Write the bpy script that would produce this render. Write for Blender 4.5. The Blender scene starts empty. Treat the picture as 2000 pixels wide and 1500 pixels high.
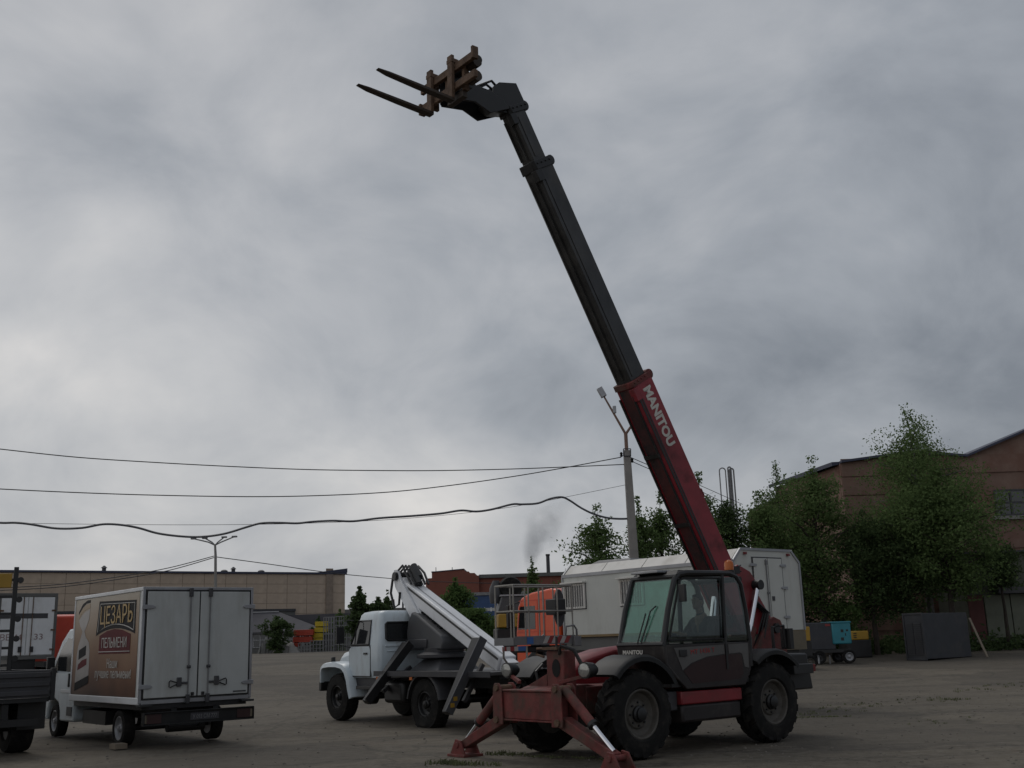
import bpy, bmesh, math, random
import numpy as np
from mathutils import Vector, Matrix, Euler

# ------------------------------------------------------------------ camera, sky, sun, exposure
S = bpy.context.scene
COL = S.collection
F, PITCH, ROLL, EYE = 2092.0, 0.235, 0.031, 1.709           # focal length in px of a 2000 px wide frame
_d = Vector((0, math.cos(PITCH), math.sin(PITCH)))
_r0 = Vector((1, 0, 0)); _u0 = Vector((0, -math.sin(PITCH), math.cos(PITCH)))
_r = _r0 * math.cos(ROLL) - _u0 * math.sin(ROLL)
_u = _r0 * math.sin(ROLL) + _u0 * math.cos(ROLL)
cam = bpy.data.cameras.new('camera')
cam.sensor_width = 36.0; cam.lens = F / 2000 * 36; cam.clip_start = 0.1; cam.clip_end = 6000
camo = bpy.data.objects.new('camera', cam); COL.objects.link(camo)
camo.matrix_world = Matrix(((_r.x, _u.x, -_d.x, 0), (_r.y, _u.y, -_d.y, 0), (_r.z, _u.z, -_d.z, EYE), (0, 0, 0, 1)))
S.camera = camo

SUN_EL, SUN_AZ = math.radians(52), math.radians(-25)         # azimuth from +Y towards +X
world = bpy.data.worlds.new('World'); S.world = world; world.use_nodes = True
wt = world.node_tree; wt.nodes.clear()
def wn(t, **k):
    n = wt.nodes.new(t)
    for a, b in k.items(): setattr(n, a, b)
    return n
def wmath(op, a, b=None, clamp=False):
    n = wn('ShaderNodeMath', operation=op, use_clamp=clamp)
    for i, v in enumerate((a, b)):
        if v is None: continue
        if isinstance(v, (int, float)): n.inputs[i].default_value = v
        else: wt.links.new(v, n.inputs[i])
    return n.outputs[0]
wo = wn('ShaderNodeOutputWorld'); bg = wn('ShaderNodeBackground'); bg.inputs['Strength'].default_value = 0.1
sky = wn('ShaderNodeTexSky', sky_type='NISHITA'); sky.sun_disc = False
sky.sun_elevation = SUN_EL; sky.sun_rotation = SUN_AZ; sky.air_density = 1.5; sky.dust_density = 3.0
tc = wn('ShaderNodeTexCoord')
sep = wn('ShaderNodeSeparateXYZ'); wt.links.new(tc.outputs['Generated'], sep.inputs[0])
zc = wmath('ADD', wmath('MAXIMUM', sep.outputs[2], 0.0), 0.60)
comb = wn('ShaderNodeCombineXYZ')                             # the cloud layer as a plane overhead
wt.links.new(wmath('DIVIDE', sep.outputs[0], zc), comb.inputs[0])
wt.links.new(wmath('DIVIDE', sep.outputs[1], zc), comb.inputs[1])
def wnoise(scale, det, rough, off, dist=0.0):
    m = wn('ShaderNodeMapping'); m.inputs['Location'].default_value = off
    wt.links.new(comb.outputs[0], m.inputs[0])
    n = wn('ShaderNodeTexNoise'); n.inputs['Scale'].default_value = scale; n.inputs['Detail'].default_value = det
    n.inputs['Roughness'].default_value = rough; n.inputs['Distortion'].default_value = dist
    wt.links.new(m.outputs[0], n.inputs[0]); return n.outputs[0]
n1 = wnoise(1.7, 5, 0.50, (25.67, 23.76, 0), 0.2)
n2 = wnoise(4.6, 7, 0.56, (-0.51, 21.4, 4), 0.4)
cl = wmath('ADD', wmath('MULTIPLY', n1, 0.66), wmath('MULTIPLY', n2, 0.34))
# towards the sunlit edge of the cloud sheet (left, low) it is thinner, towards the right thicker
side = wmath('MULTIPLY', sep.outputs[0], -0.17)
cl = wmath('ADD', wmath('ADD', cl, side), wmath('MULTIPLY', sep.outputs[2], -0.10))
ramp = wn('ShaderNodeValToRGB'); wt.links.new(cl, ramp.inputs[0])
e = ramp.color_ramp.elements
e[0].position = 0.31; e[0].color = (0.215, 0.238, 0.275, 1)
e[1].position = 0.68; e[1].color = (0.740, 0.725, 0.715, 1)
x = e.new(0.415); x.color = (0.345, 0.370, 0.408, 1)
x = e.new(0.49); x.color = (0.455, 0.472, 0.502, 1)
x = e.new(0.565); x.color = (0.560, 0.568, 0.585, 1)
gain = wn('ShaderNodeMix', data_type='RGBA', blend_type='MULTIPLY'); gain.inputs[0].default_value = 1.0
wt.links.new(ramp.outputs[0], gain.inputs[6]); gain.inputs[7].default_value = (9.3, 9.3, 9.3, 1)
mix = wn('ShaderNodeMix', data_type='RGBA'); mix.inputs[0].default_value = 0.96
wt.links.new(sky.outputs[0], mix.inputs[6]); wt.links.new(gain.outputs[2], mix.inputs[7])
wt.links.new(mix.outputs[2], bg.inputs[0]); wt.links.new(bg.outputs[0], wo.inputs[0])

sl = bpy.data.lights.new('sun', 'SUN'); sl.energy = 0.5; sl.angle = math.radians(25); sl.color = (1, 0.96, 0.9)
so = bpy.data.objects.new('sun', sl); COL.objects.link(so)
sd = Vector((math.sin(SUN_AZ) * math.cos(SUN_EL), math.cos(SUN_AZ) * math.cos(SUN_EL), math.sin(SUN_EL)))
so.rotation_euler = sd.to_track_quat('Z', 'Y').to_euler(); so.location = sd * 60

S.view_settings.view_transform = 'Standard'; S.view_settings.look = 'None'
S.view_settings.exposure = 0.0; S.view_settings.gamma = 1.0; S.view_settings.use_curve_mapping = False
S.render.engine = 'CYCLES'; S.cycles.use_denoising = True
S.cycles.max_bounces = 6; S.cycles.transparent_max_bounces = 12; S.cycles.volume_bounces = 0

# ------------------------------------------------------------------ helpers
def at(px, py, Y):
    "point on the photo ray through (px, py) at depth Y"
    v = _d + _r * ((px - 1000) / F) + _u * ((750 - py) / F)
    return Vector((0, 0, EYE)) + v * (Y / v.y)
def gz(y):
    "the yard rises gently behind the parked vehicles"
    t = min(1.0, max(0.0, (y - 30) / 45.0)); return 1.0 * t * t * (3 - 2 * t)
def tag(o, label=None, cat=None, group=None, kind=None):
    if label: o['label'] = label
    if cat: o['category'] = cat
    if group: o['group'] = group
    if kind: o['kind'] = kind
    return o
def empty(name, loc, rz=0, parent=None):
    o = bpy.data.objects.new(name, None); COL.objects.link(o); o.empty_display_size = 0.2
    o.location = loc; o.rotation_euler = (0, 0, rz); o.parent = parent
    return o
def copy_tree(o, parent=None):
    c = o.copy(); COL.objects.link(c); c.parent = parent
    for ch in list(o.children): copy_tree(ch, c)
    return c

class MB:
    "collects shapes, then links them as ONE mesh object"
    def __init__(s): s.v = []; s.f = []
    def add(s, vs, fs):
        o = len(s.v); s.v += [tuple(v) for v in vs]; s.f += [tuple(i + o for i in f) for f in fs]; return s
    def ab(s, a, b):
        x0, y0, z0 = a; x1, y1, z1 = b
        return s.add([(x0,y0,z0),(x1,y0,z0),(x1,y1,z0),(x0,y1,z0),(x0,y0,z1),(x1,y0,z1),(x1,y1,z1),(x0,y1,z1)],
                     [(0,3,2,1),(4,5,6,7),(0,1,5,4),(1,2,6,5),(2,3,7,6),(3,0,4,7)])
    def box(s, c, d): return s.ab([c[i] - d[i] / 2 for i in range(3)], [c[i] + d[i] / 2 for i in range(3)])
    def prism(s, poly, ax, a, b):
        n = len(poly)
        def P(p, t): return {'x': (t, p[0], p[1]), 'y': (p[0], t, p[1]), 'z': (p[0], p[1], t)}[ax]
        return s.add([P(p, a) for p in poly] + [P(p, b) for p in poly],
                     [tuple(range(n)), tuple(range(2 * n - 1, n - 1, -1))] + [(i, i + n, (i + 1) % n + n, (i + 1) % n) for i in range(n)])
    def loft(s, rings, cap=True):
        n = len(rings[0]); vs = [p for r in rings for p in r]; fs = []
        for k in range(len(rings) - 1):
            for i in range(n):
                j = (i + 1) % n; fs.append((k*n+i, k*n+j, (k+1)*n+j, (k+1)*n+i))
        if cap: fs += [tuple(range(n)), tuple(range(len(vs) - 1, len(vs) - n - 1, -1))]
        return s.add(vs, fs)
    def tube(s, pts, r, n=6, cap=True):
        pts = [Vector(p) for p in pts]; rings = []; ref = None
        for i, p in enumerate(pts):
            t = (pts[min(i + 1, len(pts) - 1)] - pts[max(i - 1, 0)]).normalized()
            if ref is None: ref = Vector((0, 0, 1)) if abs(t.z) < 0.9 else Vector((1, 0, 0))
            a = (ref - t * ref.dot(t)).normalized(); b = t.cross(a); ref = a
            rad = r[i] if isinstance(r, (list, tuple)) else r
            rings.append([p + (a * math.cos(q) + b * math.sin(q)) * rad for q in [2 * math.pi * k / n for k in range(n)]])
        return s.loft(rings, cap)
    def cyl(s, p0, p1, r0, r1=None, n=14): return s.tube([p0, p1], [r0, r0 if r1 is None else r1], n)
    def beam(s, p0, p1, w, h, up=(0, 0, 1), w1=None, h1=None):
        p0, p1 = Vector(p0), Vector(p1); t = (p1 - p0).normalized(); a = t.cross(Vector(up)).normalized(); b = a.cross(t)
        R = []
        for p, ww, hh in ((p0, w, h), (p1, w1 or w, h1 or h)):
            R.append([p + a*ww/2 + b*hh/2, p - a*ww/2 + b*hh/2, p - a*ww/2 - b*hh/2, p + a*ww/2 - b*hh/2])
        return s.loft(R)
    def lathe(s, prof, c, ax='y', n=28):
        rings = []
        for r, t in prof:
            ring = []
            for k in range(n):
                q = 2 * math.pi * k / n; u, w = r * math.cos(q), r * math.sin(q)
                ring.append({'y': (c[0]+u, c[1]+t, c[2]+w), 'x': (c[0]+t, c[1]+u, c[2]+w), 'z': (c[0]+u, c[1]+w, c[2]+t)}[ax])
            rings.append(ring)
        return s.loft(rings)
    def build(s, name, mat, parent=None, bev=0.0, smooth=40, loc=None, seg=2):
        me = bpy.data.meshes.new(name); me.from_pydata(s.v, [], s.f)
        bm = bmesh.new(); bm.from_mesh(me); bmesh.ops.recalc_face_normals(bm, faces=bm.faces); bm.to_mesh(me); bm.free()
        if smooth:
            me.shade_smooth(); me.set_sharp_from_angle(angle=math.radians(smooth))
        me.materials.append(mat)
        o = bpy.data.objects.new(name, me); COL.objects.link(o); o.parent = parent
        if loc: o.location = loc
        if bev:
            m = o.modifiers.new('bevel', 'BEVEL'); m.width = bev; m.segments = seg; m.limit_method = 'ANGLE'; m.angle_limit = math.radians(35)
        return o

def text(body, size, mat, parent, origin, xdir, updir, name='lettering', width=None, ext=0.002, spacing=1.0, bold=0.0, center=False):
    "flat lettering as real thin geometry; origin = lower left (or centre) in the parent's space"
    cu = bpy.data.curves.new('t', 'FONT'); cu.body = body; cu.size = size; cu.extrude = ext; cu.space_character = spacing
    cu.offset = bold; cu.resolution_u = 3
    to = bpy.data.objects.new('t', cu); COL.objects.link(to)
    bpy.context.view_layer.update()
    me = bpy.data.meshes.new_from_object(to.evaluated_get(bpy.context.evaluated_depsgraph_get()))
    bpy.data.objects.remove(to); bpy.data.curves.remove(cu)
    xs = [v.co.x for v in me.vertices]; ys = [v.co.y for v in me.vertices]
    X, U = Vector(xdir).normalized(), Vector(updir).normalized(); Nn = X.cross(U)
    x0, x1 = min(xs), max(xs); k = width / (x1 - x0) if width else 1.0
    cx = (x0 + x1) / 2 if center else x0; cy = (min(ys) + max(ys)) / 2 if center else 0
    for v in me.vertices:
        v.co = Vector(origin) + X * ((v.co.x - cx) * k) + U * (v.co.y - cy) + Nn * (v.co.z + ext)
    me.materials.clear(); me.materials.append(mat); me.name = name
    o = bpy.data.objects.new(name, me); COL.objects.link(o); o.parent = parent
    return o

# ------------------------------------------------------------------ materials
def pmat(name, col, rough=0.5, metal=0.0, var=0.25, scale=2.0, dirt=None, damt=0.5, dscale=1.2, dlo=0.5, dhi=0.75, bump=0.0, bscale=40, coat=0.0, spec=0.5, streak=None):
    m = bpy.data.materials.new(name); m.use_nodes = True; nt = m.node_tree; b = nt.nodes['Principled BSDF']
    b.inputs['Roughness'].default_value = rough; b.inputs['Metallic'].default_value = metal
    b.inputs['Coat Weight'].default_value = coat; b.inputs['Specular IOR Level'].default_value = spec
    t = nt.nodes.new('ShaderNodeTexCoord')
    def noise(sc, det=5, rg=0.6, stretch=None):
        src = t.outputs['Object']
        if stretch:
            mp = nt.nodes.new('ShaderNodeMapping'); mp.inputs['Scale'].default_value = stretch; nt.links.new(src, mp.inputs[0]); src = mp.outputs[0]
        n = nt.nodes.new('ShaderNodeTexNoise'); n.inputs['Scale'].default_value = sc; n.inputs['Detail'].default_value = det
        n.inputs['Roughness'].default_value = rg; nt.links.new(src, n.inputs[0]); return n.outputs[0]
    r = nt.nodes.new('ShaderNodeValToRGB'); nt.links.new(noise(scale), r.inputs[0])
    r.color_ramp.elements[0].position = 0.3; r.color_ramp.elements[1].position = 0.7
    r.color_ramp.elements[0].color = (*[c * (1 - var) for c in col], 1); r.color_ramp.elements[1].color = (*[min(1, c * (1 + var * 0.6)) for c in col], 1)
    out = r.outputs[0]
    if dirt:
        mr = nt.nodes.new('ShaderNodeMapRange'); mr.inputs[1].default_value = dlo; mr.inputs[2].default_value = dhi; mr.inputs[4].default_value = damt
        nt.links.new(noise(dscale, 8, 0.68, streak), mr.inputs[0])
        mx = nt.nodes.new('ShaderNodeMix'); mx.data_type = 'RGBA'; nt.links.new(mr.outputs[0], mx.inputs[0])
        nt.links.new(out, mx.inputs[6]); mx.inputs[7].default_value = (*dirt, 1); out = mx.outputs[2]
        rm = nt.nodes.new('ShaderNodeMapRange'); nt.links.new(mr.outputs[0], rm.inputs[0]); rm.inputs[3].default_value = rough; rm.inputs[4].default_value = min(1, rough + 0.35)
        nt.links.new(rm.outputs[0], b.inputs['Roughness'])
    nt.links.new(out, b.inputs['Base Color'])
    if bump:
        bp = nt.nodes.new('ShaderNodeBump'); bp.inputs['Strength'].default_value = bump; bp.inputs['Distance'].default_value = 0.02
        nt.links.new(noise(bscale, 6), bp.inputs['Height']); nt.links.new(bp.outputs[0], b.inputs['Normal'])
    return m
def glass_mat(name, tint, gloss=0.12, rough=0.02):
    m = bpy.data.materials.new(name); m.use_nodes = True; nt = m.node_tree; nt.nodes.clear()
    o = nt.nodes.new('ShaderNodeOutputMaterial'); mx = nt.nodes.new('ShaderNodeMixShader'); tr = nt.nodes.new('ShaderNodeBsdfTransparent')
    gl = nt.nodes.new('ShaderNodeBsdfGlossy'); lw = nt.nodes.new('ShaderNodeLayerWeight'); ad = nt.nodes.new('ShaderNodeMath'); ad.operation = 'MULTIPLY_ADD'
    tr.inputs[0].default_value = (*tint, 1); gl.inputs['Roughness'].default_value = rough
    lw.inputs[0].default_value = 0.2; nt.links.new(lw.outputs['Fresnel'], ad.inputs[0]); ad.inputs[1].default_value = 0.9; ad.inputs[2].default_value = gloss
    nt.links.new(ad.outputs[0], mx.inputs[0]); nt.links.new(tr.outputs[0], mx.inputs[1]); nt.links.new(gl.outputs[0], mx.inputs[2]); nt.links.new(mx.outputs[0], o.inputs[0])
    return m
DUST = (0.16, 0.14, 0.115); RUST = (0.09, 0.045, 0.025); GREASE = (0.012, 0.011, 0.010)
M = dict(
    red=pmat('red_paint', (0.215, 0.018, 0.024), 0.40, var=0.25, dirt=(0.085, 0.040, 0.034), damt=0.65, dscale=2.6, dlo=0.48),
    boom_red=pmat('red_boom_paint', (0.250, 0.022, 0.031), 0.45, var=0.25, dirt=(0.050, 0.018, 0.018), damt=0.8, dscale=1.8, dlo=0.50, dhi=0.68, bump=0.08),
    frame_red=pmat('faded_red_paint', (0.160, 0.038, 0.034), 0.6, var=0.5, scale=4, dirt=(0.085, 0.062, 0.050), damt=0.9, dscale=3.2, dlo=0.46, dhi=0.64, bump=0.2, spec=0.35),
    grease=pmat('greasy_steel', (0.018, 0.017, 0.017), 0.45, var=0.4, scale=3, dirt=(0.05, 0.042, 0.035), damt=0.5),
    boom_dark=pmat('dark_boom_paint', (0.036, 0.036, 0.036), 0.32, var=0.5, scale=2.5, dirt=(0.075, 0.068, 0.058), damt=0.6, dscale=2.2, dlo=0.47),
    grime_red=pmat('grimy_red_paint', (0.090, 0.018, 0.018), 0.5, var=0.4, dirt=(0.014, 0.012, 0.012), damt=0.95, dscale=1.1, dlo=0.42, dhi=0.60),
    black=pmat('black_paint', (0.014, 0.014, 0.015), 0.45, var=0.3, dirt=(0.05, 0.045, 0.04), damt=0.35),
    plastic=pmat('grey_black_plastic', (0.012, 0.0125, 0.013), 0.5, var=0.25, dirt=DUST, damt=0.16, spec=0.35),
    cab=pmat('cab_grey_paint', (0.026, 0.022, 0.022), 0.45, var=0.25, dirt=DUST, damt=0.30, dscale=3, spec=0.35),
    door_grey=pmat('door_light_grey', (0.10, 0.096, 0.092), 0.5, var=0.25, dirt=(0.05, 0.045, 0.04), damt=0.5, dscale=4),
    door_maroon=pmat('door_maroon', (0.030, 0.013, 0.013), 0.5, var=0.2, dirt=DUST, damt=0.2, spec=0.35),
    rubber=pmat('tyre_rubber', (0.013, 0.0125, 0.012), 0.85, var=0.35, scale=6, dirt=(0.070, 0.060, 0.048), damt=0.45, dscale=6, dlo=0.52, bump=0.3, spec=0.25),
    rim=pmat('dirty_grey_rim', (0.080, 0.072, 0.061), 0.6, var=0.35, scale=6, dirt=(0.05, 0.043, 0.036), damt=0.7, dscale=5),
    chrome=pmat('chrome_rod', (0.75, 0.76, 0.80), 0.10, 1.0, var=0.05),
    rust=pmat('rusty_steel', (0.125, 0.074, 0.045), 0.75, var=0.4, scale=8, dirt=(0.045, 0.028, 0.018), damt=0.8, dscale=6, bump=0.2),
    fork=pmat('dark_fork_steel', (0.050, 0.036, 0.027), 0.65, var=0.4, scale=6, dirt=(0.09, 0.055, 0.03), damt=0.6, dscale=5),
    white=pmat('white_paint', (0.66, 0.67, 0.68), 0.4, var=0.06, dirt=(0.36, 0.34, 0.31), damt=0.4, dscale=1.5),
    boomwhite=pmat('lift_boom_white', (0.72, 0.73, 0.75), 0.38, var=0.06, dirt=(0.3, 0.29, 0.28), damt=0.3, dscale=3),
    cabwhite=pmat('truck_cab_white', (0.58, 0.65, 0.69), 0.32, var=0.08, dirt=(0.28, 0.26, 0.23), damt=0.5, dscale=2.4, dlo=0.50, dhi=0.72, coat=0.2, streak=(1, 1, 0.35)),
    boxwhite=pmat('box_body_white', (0.48, 0.495, 0.48), 0.5, var=0.06, dirt=(0.33, 0.32, 0.29), damt=0.5, dscale=2.0, streak=(1, 1, 0.2)),
    doorwhite=pmat('box_door_white', (0.43, 0.445, 0.435), 0.5, var=0.07, dirt=(0.27, 0.26, 0.235), damt=0.55, dscale=2.6, dlo=0.46, dhi=0.70, streak=(1, 1, 0.18)),
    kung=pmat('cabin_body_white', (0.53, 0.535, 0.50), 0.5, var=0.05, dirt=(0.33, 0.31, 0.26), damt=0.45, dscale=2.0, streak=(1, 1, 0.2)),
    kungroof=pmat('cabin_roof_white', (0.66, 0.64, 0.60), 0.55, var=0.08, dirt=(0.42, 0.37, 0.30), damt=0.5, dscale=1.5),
    alu=pmat('aluminium_trim', (0.34, 0.345, 0.36), 0.42, 0.6, var=0.15, dirt=(0.2, 0.19, 0.18), damt=0.4),
    galv=pmat('galvanised_tube', (0.28, 0.265, 0.24), 0.42, 0.6, var=0.2),
    dgrey=pmat('dark_trim', (0.045, 0.045, 0.05), 0.5, var=0.2, dirt=DUST, damt=0.2),
    deck=pmat('grey_deck_plate', (0.10, 0.10, 0.104), 0.5, 0.2, var=0.25, dirt=(0.11, 0.10, 0.09), damt=0.5),
    turret=pmat('turret_grey', (0.068, 0.070, 0.075), 0.5, var=0.15, dirt=DUST, damt=0.25),
    outrig=pmat('outrigger_grey', (0.075, 0.078, 0.085), 0.4, 0.2, var=0.2, dirt=DUST, damt=0.2),
    orange=pmat('orange_cab_paint', (0.72, 0.085, 0.018), 0.35, var=0.08, coat=0.2),
    redcab=pmat('red_orange_cab_paint', (0.55, 0.05, 0.02), 0.4, var=0.1),
    yellow=pmat('yellow_paint', (0.36, 0.21, 0.02), 0.5, var=0.2, dirt=(0.2, 0.14, 0.05), damt=0.4),
    crate_yellow=pmat('yellow_plastic', (0.55, 0.42, 0.02), 0.5, var=0.12),
    crate_red=pmat('red_plastic', (0.40, 0.045, 0.02), 0.5, var=0.15),
    teal=pmat('blue_green_paint', (0.025, 0.20, 0.25), 0.4, var=0.12, dirt=DUST, damt=0.15),
    blue=pmat('blue_sheet', (0.025, 0.065, 0.17), 0.5, var=0.15),
    sticker_blue=pmat('blue_sticker', (0.04, 0.13, 0.36), 0.5, var=0.1),
    sticker_red=pmat('red_stripe', (0.28, 0.03, 0.03), 0.5, var=0.2), sticker_white=pmat('white_stripe', (0.42, 0.40, 0.38), 0.5, var=0.15),
    dark=pmat('dark_recess', (0.006, 0.006, 0.006), 0.9, var=0.1),
    letter=pmat('white_lettering', (0.60, 0.58, 0.53), 0.5, var=0.15, dirt=(0.35, 0.3, 0.27), damt=0.5, dscale=6),
    letter_red=pmat('red_lettering', (0.30, 0.03, 0.03), 0.5), letter_dark=pmat('dark_red_lettering', (0.24, 0.16, 0.16), 0.6),
    gold=pmat('gold_print', (0.42, 0.28, 0.10), 0.45, var=0.25, scale=12), silver=pmat('silver_print', (0.45, 0.43, 0.40), 0.45, var=0.15),
    badge=pmat('black_print', (0.014, 0.014, 0.016), 0.6, spec=0.2), maroon=pmat('maroon_print', (0.11, 0.022, 0.026), 0.6, spec=0.2), taillens=pmat('dirty_dark_lens', (0.035, 0.012, 0.011), 0.5), ochre=pmat('ochre_strip', (0.20, 0.135, 0.06), 0.6), pebble=pmat('pebble', (0.15, 0.135, 0.115), 0.9, var=0.4, scale=9),
    pack=pmat('package_print', (0.34, 0.315, 0.30), 0.4, var=0.2, scale=3), pack_tan=pmat('tan_print', (0.30, 0.20, 0.10), 0.4, var=0.2),
    amber=pmat('amber_lens', (0.55, 0.13, 0.01), 0.25), redlens=pmat('red_lens', (0.16, 0.010, 0.010), 0.3), lamp=pmat('lamp_glass', (0.34, 0.34, 0.32), 0.12, 0.4, var=0.2, scale=30),
    concrete=pmat('pole_concrete', (0.26, 0.25, 0.235), 0.85, var=0.2, scale=1.5, dirt=(0.15, 0.14, 0.13), damt=0.4, bump=0.2),
    wire=pmat('cable_black', (0.03, 0.03, 0.035), 0.6), thickwire=pmat('cable_grey', (0.075, 0.078, 0.09), 0.5),
    polerust=pmat('rusty_bracket', (0.20, 0.12, 0.09), 0.7, var=0.25), steel=pmat('grey_steel', (0.20, 0.20, 0.205), 0.5, 0.4, var=0.2),
    tan=pmat('tan_panel', (0.47, 0.375, 0.29), 0.9, var=0.16, scale=0.35, dirt=(0.25, 0.21, 0.18), damt=0.75, dscale=0.13, dlo=0.47, dhi=0.66),
    joint=pmat('panel_joint', (0.27, 0.215, 0.17), 0.9, var=0.2),
    bldgrey=pmat('grey_render', (0.13, 0.13, 0.125), 0.9, var=0.2, scale=0.5), roofing=pmat('dark_roofing', (0.075, 0.072, 0.082), 0.8, var=0.2, scale=0.4),
    flash=pmat('blue_grey_flashing', (0.045, 0.050, 0.085), 0.6, var=0.15),
    brick=pmat('red_brick_far', (0.215, 0.075, 0.052), 0.9, var=0.18, scale=0.4, dirt=(0.15, 0.06, 0.045), damt=0.5, dscale=0.2),
    pinkpanel=pmat('pink_brick_panel', (0.225, 0.150, 0.118), 0.9, var=0.22, scale=0.9, dirt=(0.175, 0.090, 0.068), damt=0.8, dscale=0.35, dlo=0.42, dhi=0.62, bump=0.3, bscale=8),
    greenwall=pmat('grey_green_render', (0.105, 0.110, 0.085), 0.9, var=0.2, scale=0.6, dirt=(0.06, 0.06, 0.05), damt=0.5, dscale=0.5),
    gate=pmat('pale_green_gate', (0.155, 0.165, 0.125), 0.7, var=0.2, scale=1.0, dirt=(0.09, 0.085, 0.06), damt=0.6, dscale=0.8),
    gatered=pmat('dull_red_gate', (0.105, 0.032, 0.028), 0.7, var=0.2),
    container=pmat('grey_cabinet', (0.038, 0.040, 0.046), 0.55, 0.1, var=0.15, dirt=DUST, damt=0.25),
    mach=pmat('charcoal_cabinet', (0.032, 0.034, 0.042), 0.5, var=0.2, dirt=DUST, damt=0.25),
    bark=pmat('bark', (0.045, 0.036, 0.028), 0.9, var=0.4, scale=4), birchbark=pmat('birch_bark', (0.12, 0.11, 0.10), 0.85, var=0.6, scale=6),
    skin=pmat('skin', (0.24, 0.13, 0.095), 0.55, var=0.08), hair=pmat('dark_hair', (0.012, 0.009, 0.008), 0.6), jacket=pmat('dark_jacket', (0.030, 0.032, 0.036), 0.8, var=0.2), trousers=pmat('dark_trousers', (0.022, 0.022, 0.026), 0.85),
    wood=pmat('weathered_wood', (0.20, 0.165, 0.125), 0.85, var=0.25, scale=3), skirt=pmat('tan_plywood', (0.165, 0.140, 0.100), 0.8, var=0.2, scale=2, dirt=(0.09, 0.075, 0.055), damt=0.4),
    glass=glass_mat('cab_green_glass', (0.52, 0.78, 0.70), 0.07), glassdark=pmat('dark_window', (0.02, 0.022, 0.024), 0.06, var=0.1, spec=0.8), glassclear=glass_mat('clear_glass', (0.74, 0.80, 0.78), 0.03),
)

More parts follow.
